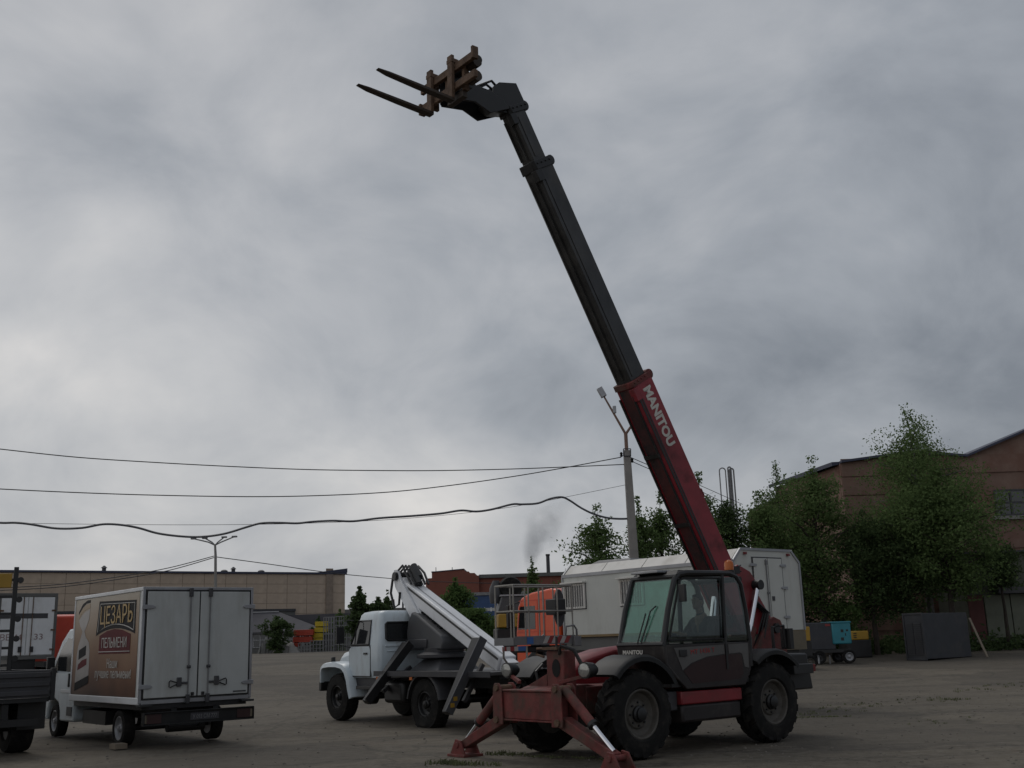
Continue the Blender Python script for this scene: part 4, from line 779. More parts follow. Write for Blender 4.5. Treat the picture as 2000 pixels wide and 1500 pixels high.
for y_ in (1, -1):
    R_ = []
    pf = [(4.64, 0.86), (4.64, 1.10), (4.60, 1.24), (4.46, 1.32), (4.15, 1.345), (3.80, 1.345), (3.50, 1.30), (3.30, 1.18), (3.18, 0.98), (3.10, 0.74), (3.02, 0.56)]
    for k, (fx_, fz_) in enumerate(pf):
        a_ = Vector(pf[max(k - 1, 0)]); b_ = Vector(pf[min(k + 1, len(pf) - 1)]); t_ = (b_ - a_).normalized(); nx_, nz_ = t_.y, -t_.x     # inward normal
        if nx_*(3.8 - fx_) + nz_*(0.5 - fz_) < 0: nx_, nz_ = -nx_, -nz_
        wd = 0.04 + (0.20 if k > 7 else 0.0)
        def fp(o_, yy): return (fx_ + nx_*o_, y_*yy, fz_ + nz_*o_)
        R_.append([fp(0, 0.50), fp(0, 0.97), fp(0.03, 1.06), fp(0.12, 1.09), fp(0.13, 1.05), fp(0.06, 0.94), fp(0.06, 0.50)])
    MB().loft(R_).build('front_fender', M['cabwhite'], G, smooth=50)
    MB().ab((2.1, min(y_*0.6, y_*0.98), 0.72), (3.0, max(y_*0.6, y_*0.98), 0.80)).build('step', M['black'], G, bev=0.01)
    arc_fender('rear_fender', M['dgrey'], G, (0, 0.48), 0.66, 8, 172, y_*0.72, y_*1.10, 0.03)
MB().box((4.20, 0.92, 1.39), (0.09, 0.09, 0.13)).build('marker_lamp', M['black'], G, bev=0.02)
MB().ab((4.56, -1.05, 0.66), (4.68, 1.05, 0.88)).build('bumper', M['black'], G, bev=0.02)
MB().ab((2.0, -0.88, 0.80), (3.4, 0.88, 0.975)).build('cab_underside', M['dgrey'], G)
MB().ab((0.95, 0.55, 0.45), (1.75, 1.0, 0.92)).build('fuel_tank', M['black'], G, bev=0.08)
MB().ab((-2.45, -1.14, 1.06), (1.90, 1.14, 1.13)).build('deck', M['deck'], G, bev=0.01)
MB().ab((-2.46, 1.141, 1.03), (1.91, 1.155, 1.14)).build('deck_edge', M['dgrey'], G)
MB().ab((-2.3, -0.8, 0.98), (1.8, 0.8, 1.058)).build('subframe', M['black'], G)
for x_ in (0.35, 1.72): MB().ab((x_ - 0.05, 1.156, 0.96), (x_ + 0.05, 1.17, 1.02)).build('side_marker', M['amber'], G)
MB().loft([rring(0.20, 1.35, 0.58, 1.131, 0.05), rring(0.42, 1.12, 0.36, 1.36, 0.05)]).build('pedestal', M['turret'], G, bev=0.01)
MB().lathe([(0.40, 1.36), (0.62, 1.40), (0.62, 1.46), (0.45, 1.52), (0.45, 1.60)], (0.78, 0, 0), 'z', 28).build('slew_ring', M['dgrey'], G)
SL = math.radians(-5)
sc_, ss_ = math.cos(SL), math.sin(SL)
def gs(x_, y_, z_):
    "turret frame: slewed a little about the ring"
    return Vector((0.78 + (x_ - 0.78)*sc_ - y_*ss_, (x_ - 0.78)*ss_ + y_*sc_, z_))
def slewp(poly, y0, y1): 
    m = MB(); n = len(poly)
    m.add([gs(p[0], y0, p[1]) for p in poly] + [gs(p[0], y1, p[1]) for p in poly], [tuple(range(n)), tuple(range(2*n-1, n-1, -1))] + [(i, i+n, (i+1) % n + n, (i+1) % n) for i in range(n)]); return m
slewp([(1.88, 1.56), (1.92, 1.95), (1.84, 2.22), (1.66, 2.42), (1.42, 2.36), (0.28, 1.86), (0.22, 1.72), (0.26, 1.56)], -0.36, 0.36).build('turret', M['turret'], G, bev=0.04)
for k in range(4):
    t_ = k / 4; xx = 1.5 - 1.0*t_; zz = 2.40 - 0.42*t_
    for y_ in (-0.2, 0.12): slewp([(xx, zz - 0.02), (xx - 0.14, zz - 0.08), (xx - 0.14, zz - 0.05), (xx, zz + 0.02)], y_ - 0.08, y_ + 0.08).build('cover_slot', M['dark'], G)
slewp([(1.91, 1.60), (0.9, 1.60), (0.9, 1.80), (1.91, 1.80)], 0.361, 0.40).build('turret_box', M['dgrey'], G, bev=0.02)
for y_ in (-0.25, 0.25): slewp([(1.25, 2.12), (1.55, 1.98), (2.64, 3.02), (2.76, 3.30), (2.70, 3.44), (2.52, 3.44), (2.38, 3.22)], y_ - 0.03, y_ + 0.03).build('lower_arm', M['boomwhite'], G, bev=0.01)
slewp([(1.15, 2.06), (1.35, 2.0), (2.50, 3.12), (2.38, 3.25)], -0.215, 0.215).build('lower_arm_web', M['boomwhite'], G, bev=0.01)
MB().cyl(gs(2.55, -0.34, 3.28), gs(2.55, 0.36, 3.28), 0.10).build('knuckle_pin', M['black'], G)
MB().cyl(gs(2.32, 0, 3.42), gs(1.95, 0, 3.05), 0.10).cyl(gs(2.42, -0.1, 3.52), gs(2.10, -0.1, 3.22), 0.09).build('knuckle_motor', M['black'], G)
for k in range(6):
    y_ = -0.25 + 0.1*k
    MB().tube([gs(2.45, y_, 3.05), gs(2.66, y_, 3.36), gs(2.45 - 0.03*k, y_, 3.52), gs(2.15, y_, 3.34), gs(1.9, y_*0.9, 3.06)], 0.028, 6).build('hydraulic_hose', M['black'], G)
MB().tube([gs(2.70, 0.3, 3.3), gs(2.75, 0.34, 2.9), gs(2.58, 0.33, 2.55), gs(2.40, 0.3, 2.62), gs(2.35, 0.3, 2.9)], 0.03, 6).build('hydraulic_hose', M['black'], G)
UD = Vector((-3.88, 0, -1.62)).normalized()
def up_(t, s, y): 
    p = Vector((2.35, 0, 2.98)) + UD * t + Vector((-UD.z, 0, UD.x)) * -s; return gs(p.x, y, p.z)
def ubox(t0, t1, s0, s1, y0, y1, m=None):
    m = m or MB(); return m.add([up_(t_, s_, y_) for y_ in (y0, y1) for t_, s_ in ((t0, s0), (t1, s0), (t1, s1), (t0, s1))], [(0,3,2,1),(4,5,6,7),(0,1,5,4),(1,2,6,5),(2,3,7,6),(3,0,4,7)])
ubox(-0.15, 4.5, -0.17, 0.17, -0.205, 0.205).build('upper_boom', M['boomwhite'], G, bev=0.03)
ubox(4.4, 5.1, -0.13, 0.13, -0.14, 0.14).build('boom_extension', M['boomwhite'], G, bev=0.02)
ubox(0.1, 4.45, 0.07, 0.115, 0.206, 0.214).build('boom_track', M['black'], G)
ubox(0.3, 4.4, 0.171, 0.182, 0.05, 0.08).build('boom_seam', M['alu'], G)
ubox(0.3, 1.2, -0.42, -0.21, -0.15, 0.18).build('boom_clamp', M['black'], G, bev=0.03)
slewp([(2.62, 2.55), (2.68, 2.55), (2.72, 2.75), (2.66, 2.75)], 0.29, 0.30).build('red_reflector', M['redlens'], G)
MB().tube([(2.9, -0.4, 2.45), (2.9, -0.4, 3.05), (3.3, -0.5, 2.95), (3.3, -0.5, 2.45)], 0.025, 6).tube([(2.9, -0.4, 2.75), (3.3, -0.5, 2.7)], 0.02, 6).build('boom_rest', M['dgrey'], G)
# outriggers
for x_, y0, z0, y1, z1, nm in ((1.50, 0.50, 1.70, 1.58, 0.50, 'f'), (-1.55, 0.72, 1.76, 1.55, 0.36, 'r')):
    for s_ in (1, -1):
        og = MB().beam((x_, s_*y0, z0), (x_, s_*y1, z1), 0.16, 0.34, up=(1, 0, 0), w1=0.12, h1=0.22).build('outrigger', M['black'], G, bev=0.02)
        MB().beam((x_ - 0.18, s_*(y0 + 0.03), z0 + 0.02), (x_ - 0.12, s_*(y1 + 0.03), z1 + 0.02), 0.19, 0.03, up=(1, 0, 0)).build('cover', M['outrig' if nm == 'r' else 'black'], og, bev=0.005)
        MB().beam((x_ + 0.05, s_*(y0 - 0.1), z0 - 0.5), (x_ + 0.05, s_*(y1 - 0.45), z1 + 0.2), 0.08, 0.08).build('ram', M['dgrey'], og)
        if nm == 'r':
            for k in range(2): MB().box((x_ - 0.145, s_*(y1 - 0.14 - 0.07*k) + s_*0.1, z1 + 0.16 + 0.12*k), (0.012, 0.09, 0.08)).build('sticker', M['yellow'], og)
MB().ab((-2.5, -1.0, 0.70), (-2.4, 1.0, 0.85)).build('rear_bar', M['black'], G, bev=0.01)
# basket at the boom end
bk = empty('basket', (-3.22, 0.62, 1.62), 0, G)
bk_m = MB().ab((-0.30, -0.74, 0.0), (0.30, 0.74, 0.10)).build('basket_floor', M['steel'], G, bev=0.008); bk_m.location = bk.location; bpy.data.objects.remove(bk)
def inb(o): o.parent = bk_m; return o
rl = MB()
for x_ in (-0.28, 0.28):
    for y_ in (-0.72, -0.35, 0.0, 0.36, 0.72): rl.cyl((x_, y_, 0.1), (x_, y_, 1.10), 0.015, n=8)
for z_, r_ in ((1.10, 0.019), (0.62, 0.016)): rl.tube([(-0.28, -0.72, z_), (-0.28, 0.72, z_), (0.28, 0.72, z_), (0.28, -0.72, z_), (-0.28, -0.72, z_)], r_, 8)
inb(rl.build('guard_rail', M['galv'], None))
inb(MB().ab((-0.315, -0.74, 0.0), (-0.302, 0.74, 0.16)).build('toe_board', M['steel'], None))
inb(MB().ab((-0.30, 0.741, 0.0), (0.30, 0.755, 0.14)).build('toe_board', M['steel'], None))
for k in range(6):
    y_ = -0.55 + 0.105 * k
    inb(MB().prism([(y_, 0.02), (y_ + 0.10, 0.02), (y_ + 0.02, 0.15), (y_ - 0.08, 0.15)], 'x', -0.323, -0.317).build('stripe', M['sticker_red' if k % 2 == 0 else 'sticker_white'], None, smooth=0))
inb(MB().ab((-0.322, 0.30, 0.02), (-0.317, 0.45, 0.14)).build('sticker', M['sticker_blue'], None))
inb(MB().ab((-0.22, -0.62, 0.55), (0.10, -0.36, 0.85)).build('control_box', M['black'], None, bev=0.02))
inb(MB().loft([[(-0.10 + 0.02*k, -0.56 + 0.13*math.cos(q), 0.68 + 0.36*math.sin(q)) for q in [j*math.pi/8 for j in range(16)]] for k in range(3)]).build('control_shield', M['dgrey'], None))
inb(MB().tube([(-0.36, 0.5, -0.02), (-0.36, 0.5, -0.25), (-0.36, 0.62, -0.32), (-0.36, 0.95, -0.32), (-0.36, 1.04, -0.22), (-0.36, 1.04, -0.02)], 0.02, 6).build('step', M['galv'], None))
for k, mt in enumerate(('sticker_red', 'sticker_white', 'sticker_red', 'sticker_white', 'sticker_blue', 'sticker_blue')):
    inb(MB().ab((-0.372, 0.98 - 0.09*k, -0.10), (-0.36, 1.068 - 0.09*k, -0.02)).build('step_stripe', M[mt], None))
inb(MB().tube([(-0.30, -0.5, 0.10), (-0.34, -0.5, 0.32), (-0.34, -0.70, 0.34), (-0.34, -0.76, 0.26), (-0.34, -0.76, 0.05)], 0.022, 6).ab((-0.36, -0.86, -0.05), (-0.26, -0.68, 0.14)).build('basket_bracket', M['steel'], None, bev=0.01))
MB().beam(up_(5.0, 0, 0), (-3.2, 0.5, 1.48), 0.14, 0.20).ab((-3.40, 0.15, 1.48), (-3.05, 1.0, 1.60)).build('basket_carrier', M['black'], G, bev=0.02)

# ------------------------------------------------------------------ small box van with the advertisement
NX, NY, NA = -6.76, 21.383, 2.262
N = empty('box_van', (NX, NY, 0), NA)
tag(N, 'white refrigerated box van with a brown advertisement on its side', 'van')
for x_, y_ in ((0, 0.86), (0, -0.86), (3.835, 0.86), (3.835, -0.86)): wheel(N, (x_, y_, 0.345), 0.345, 0.21, 0.235, 1 if y_ > 0 else -1, 'road', 'alu')
BW, BL, BX, BZ0, BZ1 = 1.082, 3.8, -1.24, 0.795, 2.863
MB().ab((BX + 0.05, -BW + 0.02, BZ0 + 0.03), (BX + BL, BW - 0.02, BZ1 - 0.02)).build('box_body', M['boxwhite'], N)
tr_ = MB()
for y_ in (BW - 0.045, -BW - 0.005):
    tr_.ab((BX + 0.02, y_, BZ0), (BX + BL + 0.01, y_ + 0.05, BZ0 + 0.12)); tr_.ab((BX + 0.02, y_, BZ1 - 0.07), (BX + BL + 0.01, y_ + 0.05, BZ1))
    tr_.ab((BX + BL - 0.04, y_ + 0.004, BZ0 + 0.12), (BX + BL + 0.012, y_ + 0.046, BZ1 - 0.07)); tr_.ab((BX + 0.021, y_ + 0.004, BZ0 + 0.12), (BX + 0.09, y_ + 0.046, BZ1 - 0.07))
tr_.build('corner_trim', M['white'], N, bev=0.012)
rf = MB().ab((BX, -BW, BZ0 + 0.02), (BX + 0.05, -BW + 0.05, BZ1)).ab((BX, BW - 0.05, BZ0 + 0.02), (BX + 0.05, BW, BZ1)).ab((BX, -BW + 0.05, BZ1 - 0.055), (BX + 0.05, BW - 0.05, BZ1)).ab((BX, -BW + 0.05, BZ0), (BX + 0.05, BW - 0.05, BZ0 + 0.07))
rf.build('rear_frame', M['alu'], N, bev=0.006)
MB().ab((BX + 0.004, -BW + 0.06, BZ0 + 0.08), (BX + 0.03, BW - 0.06, BZ1 - 0.06)).build('door_seal', M['black'], N)
for s_ in (1, -1):
    y0, y1 = (0.012, BW - 0.085) if s_ > 0 else (-BW + 0.085, -0.012)
    dr = MB().ab((BX - 0.022, y0, BZ0 + 0.105), (BX + 0.003, y1, BZ1 - 0.085)).build('rear_door', M['doorwhite'], N, bev=0.008)
    yb = s_ * 0.19
    MB().cyl((BX - 0.045, yb, BZ0 + 0.02), (BX - 0.045, yb, BZ1 - 0.03), 0.014, n=8).build('lock_bar', M['steel'], dr)
    for z_ in (BZ0 + 0.05, BZ1 - 0.11): MB().ab((BX - 0.07, yb - 0.035, z_ - 0.07), (BX - 0.024, yb + 0.035, z_ + 0.09)).build('bar_keeper', M['dgrey'], dr, bev=0.008)
    MB().cyl((BX - 0.045, yb - 0.03, 1.42), (BX - 0.045, yb + 0.03, 1.42), 0.03, n=8).build('bar_guide', M['dgrey'], dr)
    MB().ab((BX - 0.06, s_*0.36 - 0.045, 1.08), (BX - 0.024, s_*0.36 + 0.045, 1.24)).ab((BX - 0.055, min(yb, s_*0.36), 1.12), (BX - 0.03, max(yb, s_*0.36), 1.16)).build('lock_box', M['dgrey'], dr, bev=0.01)
    MB().tube([(BX - 0.055, s_*0.41, 1.15), (BX - 0.055, s_*0.53, 1.19), (BX - 0.055, s_*0.55, 1.17), (BX - 0.055, s_*0.55, 1.08), (BX - 0.055, s_*0.53, 1.07), (BX - 0.055, s_*0.41, 1.12)], 0.011, 6).build('handle', M['black'], dr)
    for z_ in (1.10, 2.50):
        MB().prism([(s_*(BW + 0.02), z_ - 0.045), (s_*(BW + 0.02), z_ + 0.045), (s_*0.90, z_ + 0.032), (s_*0.85, z_), (s_*0.90, z_ - 0.032)], 'x', BX - 0.045, BX - 0.0245).build('hinge', M['alu'], dr, bev=0.006)
    MB().ab((BX - 0.05, s_*0.10 - 0.025, 0.91), (BX - 0.024, s_*0.10 + 0.025, 0.97)).build('bolt_block', M['black'], dr)
    MB().ab((BX - 0.10, s_*0.98 - 0.12, BZ0 - 0.045), (BX + 0.06, s_*0.98 + 0.12, BZ0 - 0.005)).build('rubber_buffer', M['black'], N, bev=0.008)
MB().ab((BX - 0.03, -0.96, 0.93), (BX - 0.0235, -0.70, 0.955)).build('maker_strip', M['dgrey'], N)
MB().tube([(BX + 0.3, -BW - 0.01, 1.2), (BX + 0.3, -BW - 0.06, 1.25), (BX + 0.3, -BW - 0.06, 1.55), (BX + 0.3, -BW - 0.01, 1.6)], 0.014, 6).build('grab_handle', M['dgrey'], N)
# advertisement print on the left side
def ad_mat():
    m = bpy.data.materials.new('brown_print'); m.use_nodes = True; nt = m.node_tree; b = nt.nodes['Principled BSDF']; b.inputs['Roughness'].default_value = 0.4
    t = nt.nodes.new('ShaderNodeTexCoord'); s_ = nt.nodes.new('ShaderNodeSeparateXYZ'); nt.links.new(t.outputs['Object'], s_.inputs[0])
    n = nt.nodes.new('ShaderNodeTexNoise'); n.inputs['Scale'].default_value = 1.3; n.inputs['Detail'].default_value = 4; nt.links.new(t.outputs['Object'], n.inputs[0])
    a = nt.nodes.new('ShaderNodeMath'); a.operation = 'MULTIPLY_ADD'; nt.links.new(n.outputs[0], a.inputs[0]); a.inputs[1].default_value = 0.9; nt.links.new(s_.outputs[2], a.inputs[2])
    mr = nt.nodes.new('ShaderNodeMapRange'); nt.links.new(a.outputs[0], mr.inputs[0]); mr.inputs[1].default_value = 1.25; mr.inputs[2].default_value = 3.25
    r = nt.nodes.new('ShaderNodeValToRGB'); nt.links.new(mr.outputs[0], r.inputs[0]); e = r.color_ramp.elements
    e[0].position = 0; e[0].color = (0.060, 0.030, 0.022, 1); e[1].position = 1; e[1].color = (0.36, 0.31, 0.24, 1)
    for p_, c_ in ((0.22, (0.15, 0.075, 0.045, 1)), (0.45, (0.22, 0.125, 0.07, 1)), (0.62, (0.26, 0.17, 0.10, 1)), (0.8, (0.28, 0.20, 0.13, 1))): k = e.new(p_); k.color = c_
    nt.links.new(r.outputs[0], b.inputs['Base Color']); return m
AX0, AX1, AZ0, AZ1 = BX + 0.20, BX + BL - 0.05, BZ0 + 0.125, BZ1 - 0.075       # AX0 is the rear end of the print
ad = MB().ab((AX0, BW - 0.019, AZ0), (AX1, BW - 0.012, AZ1)).build('advertisement', ad_mat(), N)
AL, AH = AX1 - AX0, AZ1 - AZ0
def av(u, v): return (AX1 - u * AL, AZ0 + v * AH)                                  # u from the front (left in the photo), v up
def flat(name, pts, mat, lay): return MB().prism([av(*p) for p in pts], 'y', BW - 0.0115 + 0.002*lay, BW - 0.0105 + 0.002*lay).build(name, mat, ad, smooth=0)
flat('pack_top', [(0.06, 0.87), (0.12, 0.95), (0.20, 0.985), (0.25, 0.985), (0.25, 0.955), (0.18, 0.95), (0.12, 0.91), (0.06, 0.84)], M['badge'], 1)
flat('pack_band', [(0.06, 0.83), (0.12, 0.90), (0.18, 0.94), (0.25, 0.945), (0.25, 0.90), (0.18, 0.885), (0.11, 0.85), (0.06, 0.79)], M['pack_tan'], 1)
flat('pack_neck', [(0.07, 0.78), (0.12, 0.83), (0.18, 0.865), (0.25, 0.885), (0.24, 0.78), (0.20, 0.70), (0.175, 0.66), (0.20, 0.60), (0.26, 0.54), (0.28, 0.46), (0.285, 0.20), (0.06, 0.12), (0.065, 0.40), (0.08, 0.50), (0.12, 0.60), (0.14, 0.66), (0.10, 0.71)], M['pack'], 1)
flat('pack_label', [(0.10, 0.36), (0.10, 0.46), (0.22, 0.51), (0.22, 0.41)], M['badge'], 2)
flat('pack_stripe', [(0.09, 0.25), (0.10, 0.31), (0.16, 0.355), (0.24, 0.375), (0.24, 0.31), (0.16, 0.275)], M['maroon'], 2)
flat('pack_base', [(0.06, 0.035), (0.06, 0.115), (0.16, 0.155), (0.285, 0.20), (0.285, 0.12), (0.20, 0.085)], M['badge'], 2)
def arcpts(u0, u1, v, h, n=8): return [(u0 + (u1 - u0)*k/n, v + h*(1 - (2*k/n - 1)**2)) for k in range(n + 1)]
flat('badge', [(0.40, 0.955), (0.96, 0.925), (0.96, 0.615)] + arcpts(0.96, 0.37, 0.60, 0.065), M['badge'], 1)
tb = MB(); loop = [(0.42, 0.925), (0.94, 0.90), (0.94, 0.65)] + arcpts(0.94, 0.395, 0.635, 0.07) + [(0.42, 0.925)]
tb.tube([(av(*p)[0], BW - 0.008, av(*p)[1]) for p in loop], 0.009, 4); tb.build('badge_border', M['silver'], ad)
flat('lower_badge', [(0.43, 0.415), (0.43, 0.60), (0.55, 0.645), (0.665, 0.66), (0.78, 0.645), (0.90, 0.60), (0.90, 0.415)], M['maroon'], 2)
MB().tube([(av(u, v)[0], BW - 0.004, av(u, v)[1]) for u, v in ((0.43, 0.435), (0.90, 0.435))], 0.008, 4).build('badge_border', M['silver'], ad)
def adtext(s_, u, v, wid, size, mat, bold=0.0): x_, z_ = av(u, v); return text(s_, size, mat, ad, (x_, BW - 0.003, z_), (-1, 0, 0), (0, 0, 1), width=wid*AL, bold=bold)
adtext('ЦЕЗАРЬ', 0.435, 0.715, 0.485, 0.47, M['gold'], 0.0)
adtext('ПЕЛЬМЕНИ', 0.475, 0.475, 0.375, 0.26, M['silver'], 0.0)
adtext('Наши', 0.575, 0.275, 0.155, 0.24, M['silver']); adtext('лучшие пельмени!', 0.39, 0.175, 0.545, 0.24, M['silver'])
# cab of the van
cabp = [(2.50, 0.42), (2.50, 2.12), (2.75, 2.24), (3.10, 2.22), (3.55, 1.98), (4.15, 1.42), (4.62, 1.18), (4.80, 0.98), (4.84, 0.55), (4.72, 0.36), (4.28, 0.36), (4.24, 0.55), (4.12, 0.72), (3.84, 0.80), (3.55, 0.72), (3.43, 0.55), (3.40, 0.36), (2.55, 0.36)]
MB().prism(cabp, 'y', -0.99, 0.99).build('cab', M['cabwhite'], N, bev=0.06, seg=3)
for y_ in (1, -1):
    MB().prism([(2.78, 1.35), (2.78, 2.02), (3.10, 2.04), (3.50, 1.84), (3.98, 1.38)], 'y', y_*0.985, y_*0.998).build('door_window', M['glassdark'], N, bev=0.004, smooth=0)
    MB().ab((2.86, min(y_*0.99, y_*1.02), 1.05), (2.92, max(y_*0.99, y_*1.02), 1.32)).build('door_handle', M['black'], N, bev=0.008)
    MB().ab((2.55, min(y_*0.99, y_*1.004), 0.93), (3.40, max(y_*0.99, y_*1.004), 1.00)).build('rub_strip', M['white'], N, bev=0.004)
    MB().ab((2.62, min(y_*0.99, y_*1.003), 0.48), (2.95, max(y_*0.99, y_*1.003), 0.66)).build('filler_panel', M['dgrey'], N, bev=0.004)
    MB().box((3.80, y_*1.12, 1.50), (0.10, 0.16, 0.32)).tube([(3.75, y_*0.98, 1.35), (3.80, y_*1.12, 1.38)], 0.025, 6).build('mirror', M['black'], N, bev=0.02)
MB().prism([(3.62, 1.96), (4.16, 1.45), (4.19, 1.47), (3.65, 1.985)], 'y', -0.82, 0.82).build('windscreen', M['glassdark'], N)
sb_ = MB().ab((-1.2, -0.45, 0.48), (2.5, -0.35, 0.72)).ab((-1.2, 0.35, 0.48), (2.5, 0.45, 0.72)).ab((-1.2, -1.0, 0.70), (2.5, 1.0, 0.79)).cyl((0, -0.8, 0.34), (0, 0.8, 0.34), 0.06).ab((0.9, 0.35, 0.36), (2.2, 0.9, 0.62))
sb_.build('chassis', M['black'], N)
bm_ = MB().ab((-1.42, -1.05, 0.44), (-1.34, 1.05, 0.66)).ab((-1.46, -1.05, 0.645), (-1.42, 1.05, 0.665)).ab((-1.46, -1.05, 0.435), (-1.42, 1.05, 0.455)).ab((-1.46, 1.03, 0.455), (-1.42, 1.05, 0.645)).ab((-1.46, -1.05, 0.455), (-1.42, -1.03, 0.645)).build('rear_bumper', M['plastic'], N, bev=0.004)
MB().ab((-1.34, -0.5, 0.5), (-1.1, -0.42, 0.60)).ab((-1.34, 0.42, 0.5), (-1.1, 0.5, 0.60)).build('bumper_mount', M['black'], N)
for s_ in (1, -1): MB().ab((-1.435, s_*0.86 - 0.14, 0.47), (-1.42, s_*0.86 + 0.14, 0.63)).build('tail_light', M['taillens'], N, bev=0.004); MB().ab((-1.435, s_*1.0 - 0.02, 0.48), (-1.421, s_*1.0 + 0.02, 0.62)).build('side_lens', M['skirt'], N)
pl = MB().ab((-1.432, -0.36, 0.49), (-1.42, 0.18, 0.61)).build('number_plate', M['dgrey'], N, bev=0.003)
text('У 093 СМ 777', 0.10, M['steel'], pl, (-1.434, 0.14, 0.515), (0, -1, 0), (0, 0, 1), width=0.46)
MB().cyl((-0.9, -0.3, 0.36), (-0.9, 0.4, 0.36), 0.09, n=12).tube([(-1.2, -0.1, 0.42), (-1.0, -0.15, 0.36), (-0.7, -0.3, 0.34)], 0.02, 6).build('exhaust', M['black'], N)
MB().ab((-0.55, 0.98, 0.02), (-0.25, 1.20, 0.11)).build('x', M['wood']); ck = COL.objects[-1]
ck.name = 'wheel_chock'; ck.location = (NX, NY, 0); ck.rotation_euler = (0, 0, NA); tag(ck, 'small wooden chock on the ground behind the box van wheel', 'chock')
ck.data.name = 'wheel_chock'

# ------------------------------------------------------------------ lorry with the white workshop cabin
KX, KY, KA = 5.83, 25.41, 2.26
K = empty('workshop_truck', (KX, KY, 0), KA)
tag(K, 'orange cab lorry with a long white workshop cabin behind the telehandler', 'truck')
KL, KW, KB, KE, KT, KC = 5.82, 1.225, 1.75, 3.32, 3.60, 0.29
sec = [(-KW, KB), (KW, KB), (KW, KE), (KW - KC, KT), (-KW + KC, KT), (-KW, KE)]
MB().prism(sec, 'x', 0.0, KL).build('cabin_body', M['kung'], K, bev=0.008)
for k in range(4):
    x0 = 0.06 + k * (KL - 0.1) / 4; x1 = x0 + (KL - 0.1) / 4 - 0.03
    for s_ in (1, -1):
        a0, a1 = Vector((0, s_*KW, KE)), Vector((0, s_*(KW - KC), KT)); nn = Vector((0, s_*0.69, 0.72)) * 0.012
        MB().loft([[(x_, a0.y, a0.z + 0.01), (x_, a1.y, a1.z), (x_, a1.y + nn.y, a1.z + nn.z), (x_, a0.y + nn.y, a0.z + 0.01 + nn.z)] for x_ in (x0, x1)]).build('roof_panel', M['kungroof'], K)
for s_ in (1, -1):
    MB().ab((0, min(s_*KW, s_*(KW + 0.03)), KE - 0.03), (KL, max(s_*KW, s_*(KW + 0.03)), KE + 0.05)).build('gutter', M['alu'], K)
    MB().ab((0, min(s_*KW, s_*(KW + 0.012)), KB - 0.01), (KL, max(s_*KW, s_*(KW + 0.012)), KB + 0.05)).build('ochre_strip', M['ochre'], K)
    MB().ab((0.02, min(s_*0.9, s_*1.16), KB - 0.34), (KL, max(s_*0.9, s_*1.16), KB - 0.02)).build('side_rail', M['bldgrey'], K)
for (p0, p1) in zip(sec, sec[1:] + sec[:1]):
    for xa, xb in ((-0.02, 0.03), (KL - 0.03, KL + 0.02)):
        if p0[1] == KB and p1[1] == KB: continue
        MB().beam((xa + 0.02, p0[0], p0[1]), (xa + 0.02, p1[0], p1[1]), 0.055, 0.05, up=(1, 0, 0)).build('edge_trim', M['alu'], K)
for xw in (5.34, 3.24):
    z0, z1 = 2.52, 3.06; x0, x1 = xw - 0.36, xw + 0.36
    w = MB().ab((x0, KW + 0.001, z0), (x1, KW + 0.012, z1)).build('side_window', M['glassdark'], K)
    f = MB()
    for a_, b_ in (((x0 - 0.05, z0 - 0.05), (x1 + 0.05, z0)), ((x0 - 0.05, z1), (x1 + 0.05, z1 + 0.05)), ((x0 - 0.05, z0), (x0, z1)), ((x1, z0), (x1 + 0.05, z1))): f.ab((a_[0], KW + 0.002, a_[1]), (b_[0], KW + 0.05, b_[1]))
    f.build('frame', M['kungroof'], w)
    MB().ab((x0 - 0.075, KW + 0.001, z0 - 0.075), (x1 + 0.075, KW + 0.006, z1 + 0.055)).build('seal', M['dgrey'], w)
    MB().ab((x0 - 0.08, KW + 0.002, z1 + 0.06), (x1 + 0.08, KW + 0.14, z1 + 0.10)).build('rain_hood', M['kungroof'], w, bev=0.005)
    for k in range(8): MB().cyl((x0 + 0.05 + k*0.0886, KW + 0.06, z0 - 0.04), (x0 + 0.05 + k*0.0886, KW + 0.06, z1 + 0.04), 0.010, n=6).build('bar', M['kungroof'], w)
# rear doors
MB().ab((-0.012, -0.56, KB + 0.02), (-0.001, 0.56, KT - 0.17)).build('door_seal', M['dgrey'], K)
for s_ in (1, -1):
    dr = MB().ab((-0.032, min(s_*0.012, s_*0.52), KB + 0.04), (-0.0125, max(s_*0.012, s_*0.52), KT - 0.20)).build('rear_door', M['kung'], K, bev=0.006)
    for z_ in (2.05, 2.72, 3.24): MB().prism([(s_*0.66, z_ - 0.035), (s_*0.66, z_ + 0.035), (s_*0.45, z_ + 0.03), (s_*0.42, z_), (s_*0.45, z_ - 0.03)], 'x', -0.055, -0.034).build('hinge', M['alu'], dr, bev=0.006)
    MB().box((-0.03, s_*0.80, KT - 0.10), (0.05, 0.09, 0.06)).build('rear_lamp', M['redlens'], K, bev=0.01)
MB().cyl((-0.05, 0.09, KB), (-0.05, 0.09, KT - 0.22), 0.014, n=8).box((-0.05, 0.09, KT - 0.30), (0.04, 0.06, 0.10)).box((-0.05, 0.09, 2.6), (0.04, 0.05, 0.05)).build('lock_bar', M['steel'], K)
MB().box((-0.042, -0.10, 2.48), (0.02, 0.09, 0.10)).build('door_lock', M['dgrey'], K, bev=0.006)
MB().ab((-0.03, -KW, 1.30), (0.04, KW, KB - 0.012)).build('rear_skirt', M['skirt'], K, bev=0.008)
MB().ab((-0.10, 0.35, 1.0), (-0.02, 0.62, 2.05)).build('rear_ladder', M['dgrey'], K)
kc = MB().ab((0.1, -0.5, 0.95), (7.6, -0.38, 1.22)).ab((0.1, 0.38, 0.95), (7.6, 0.5, 1.22)).ab((0.1, -1.1, 1.22), (5.8, 1.1, 1.42))
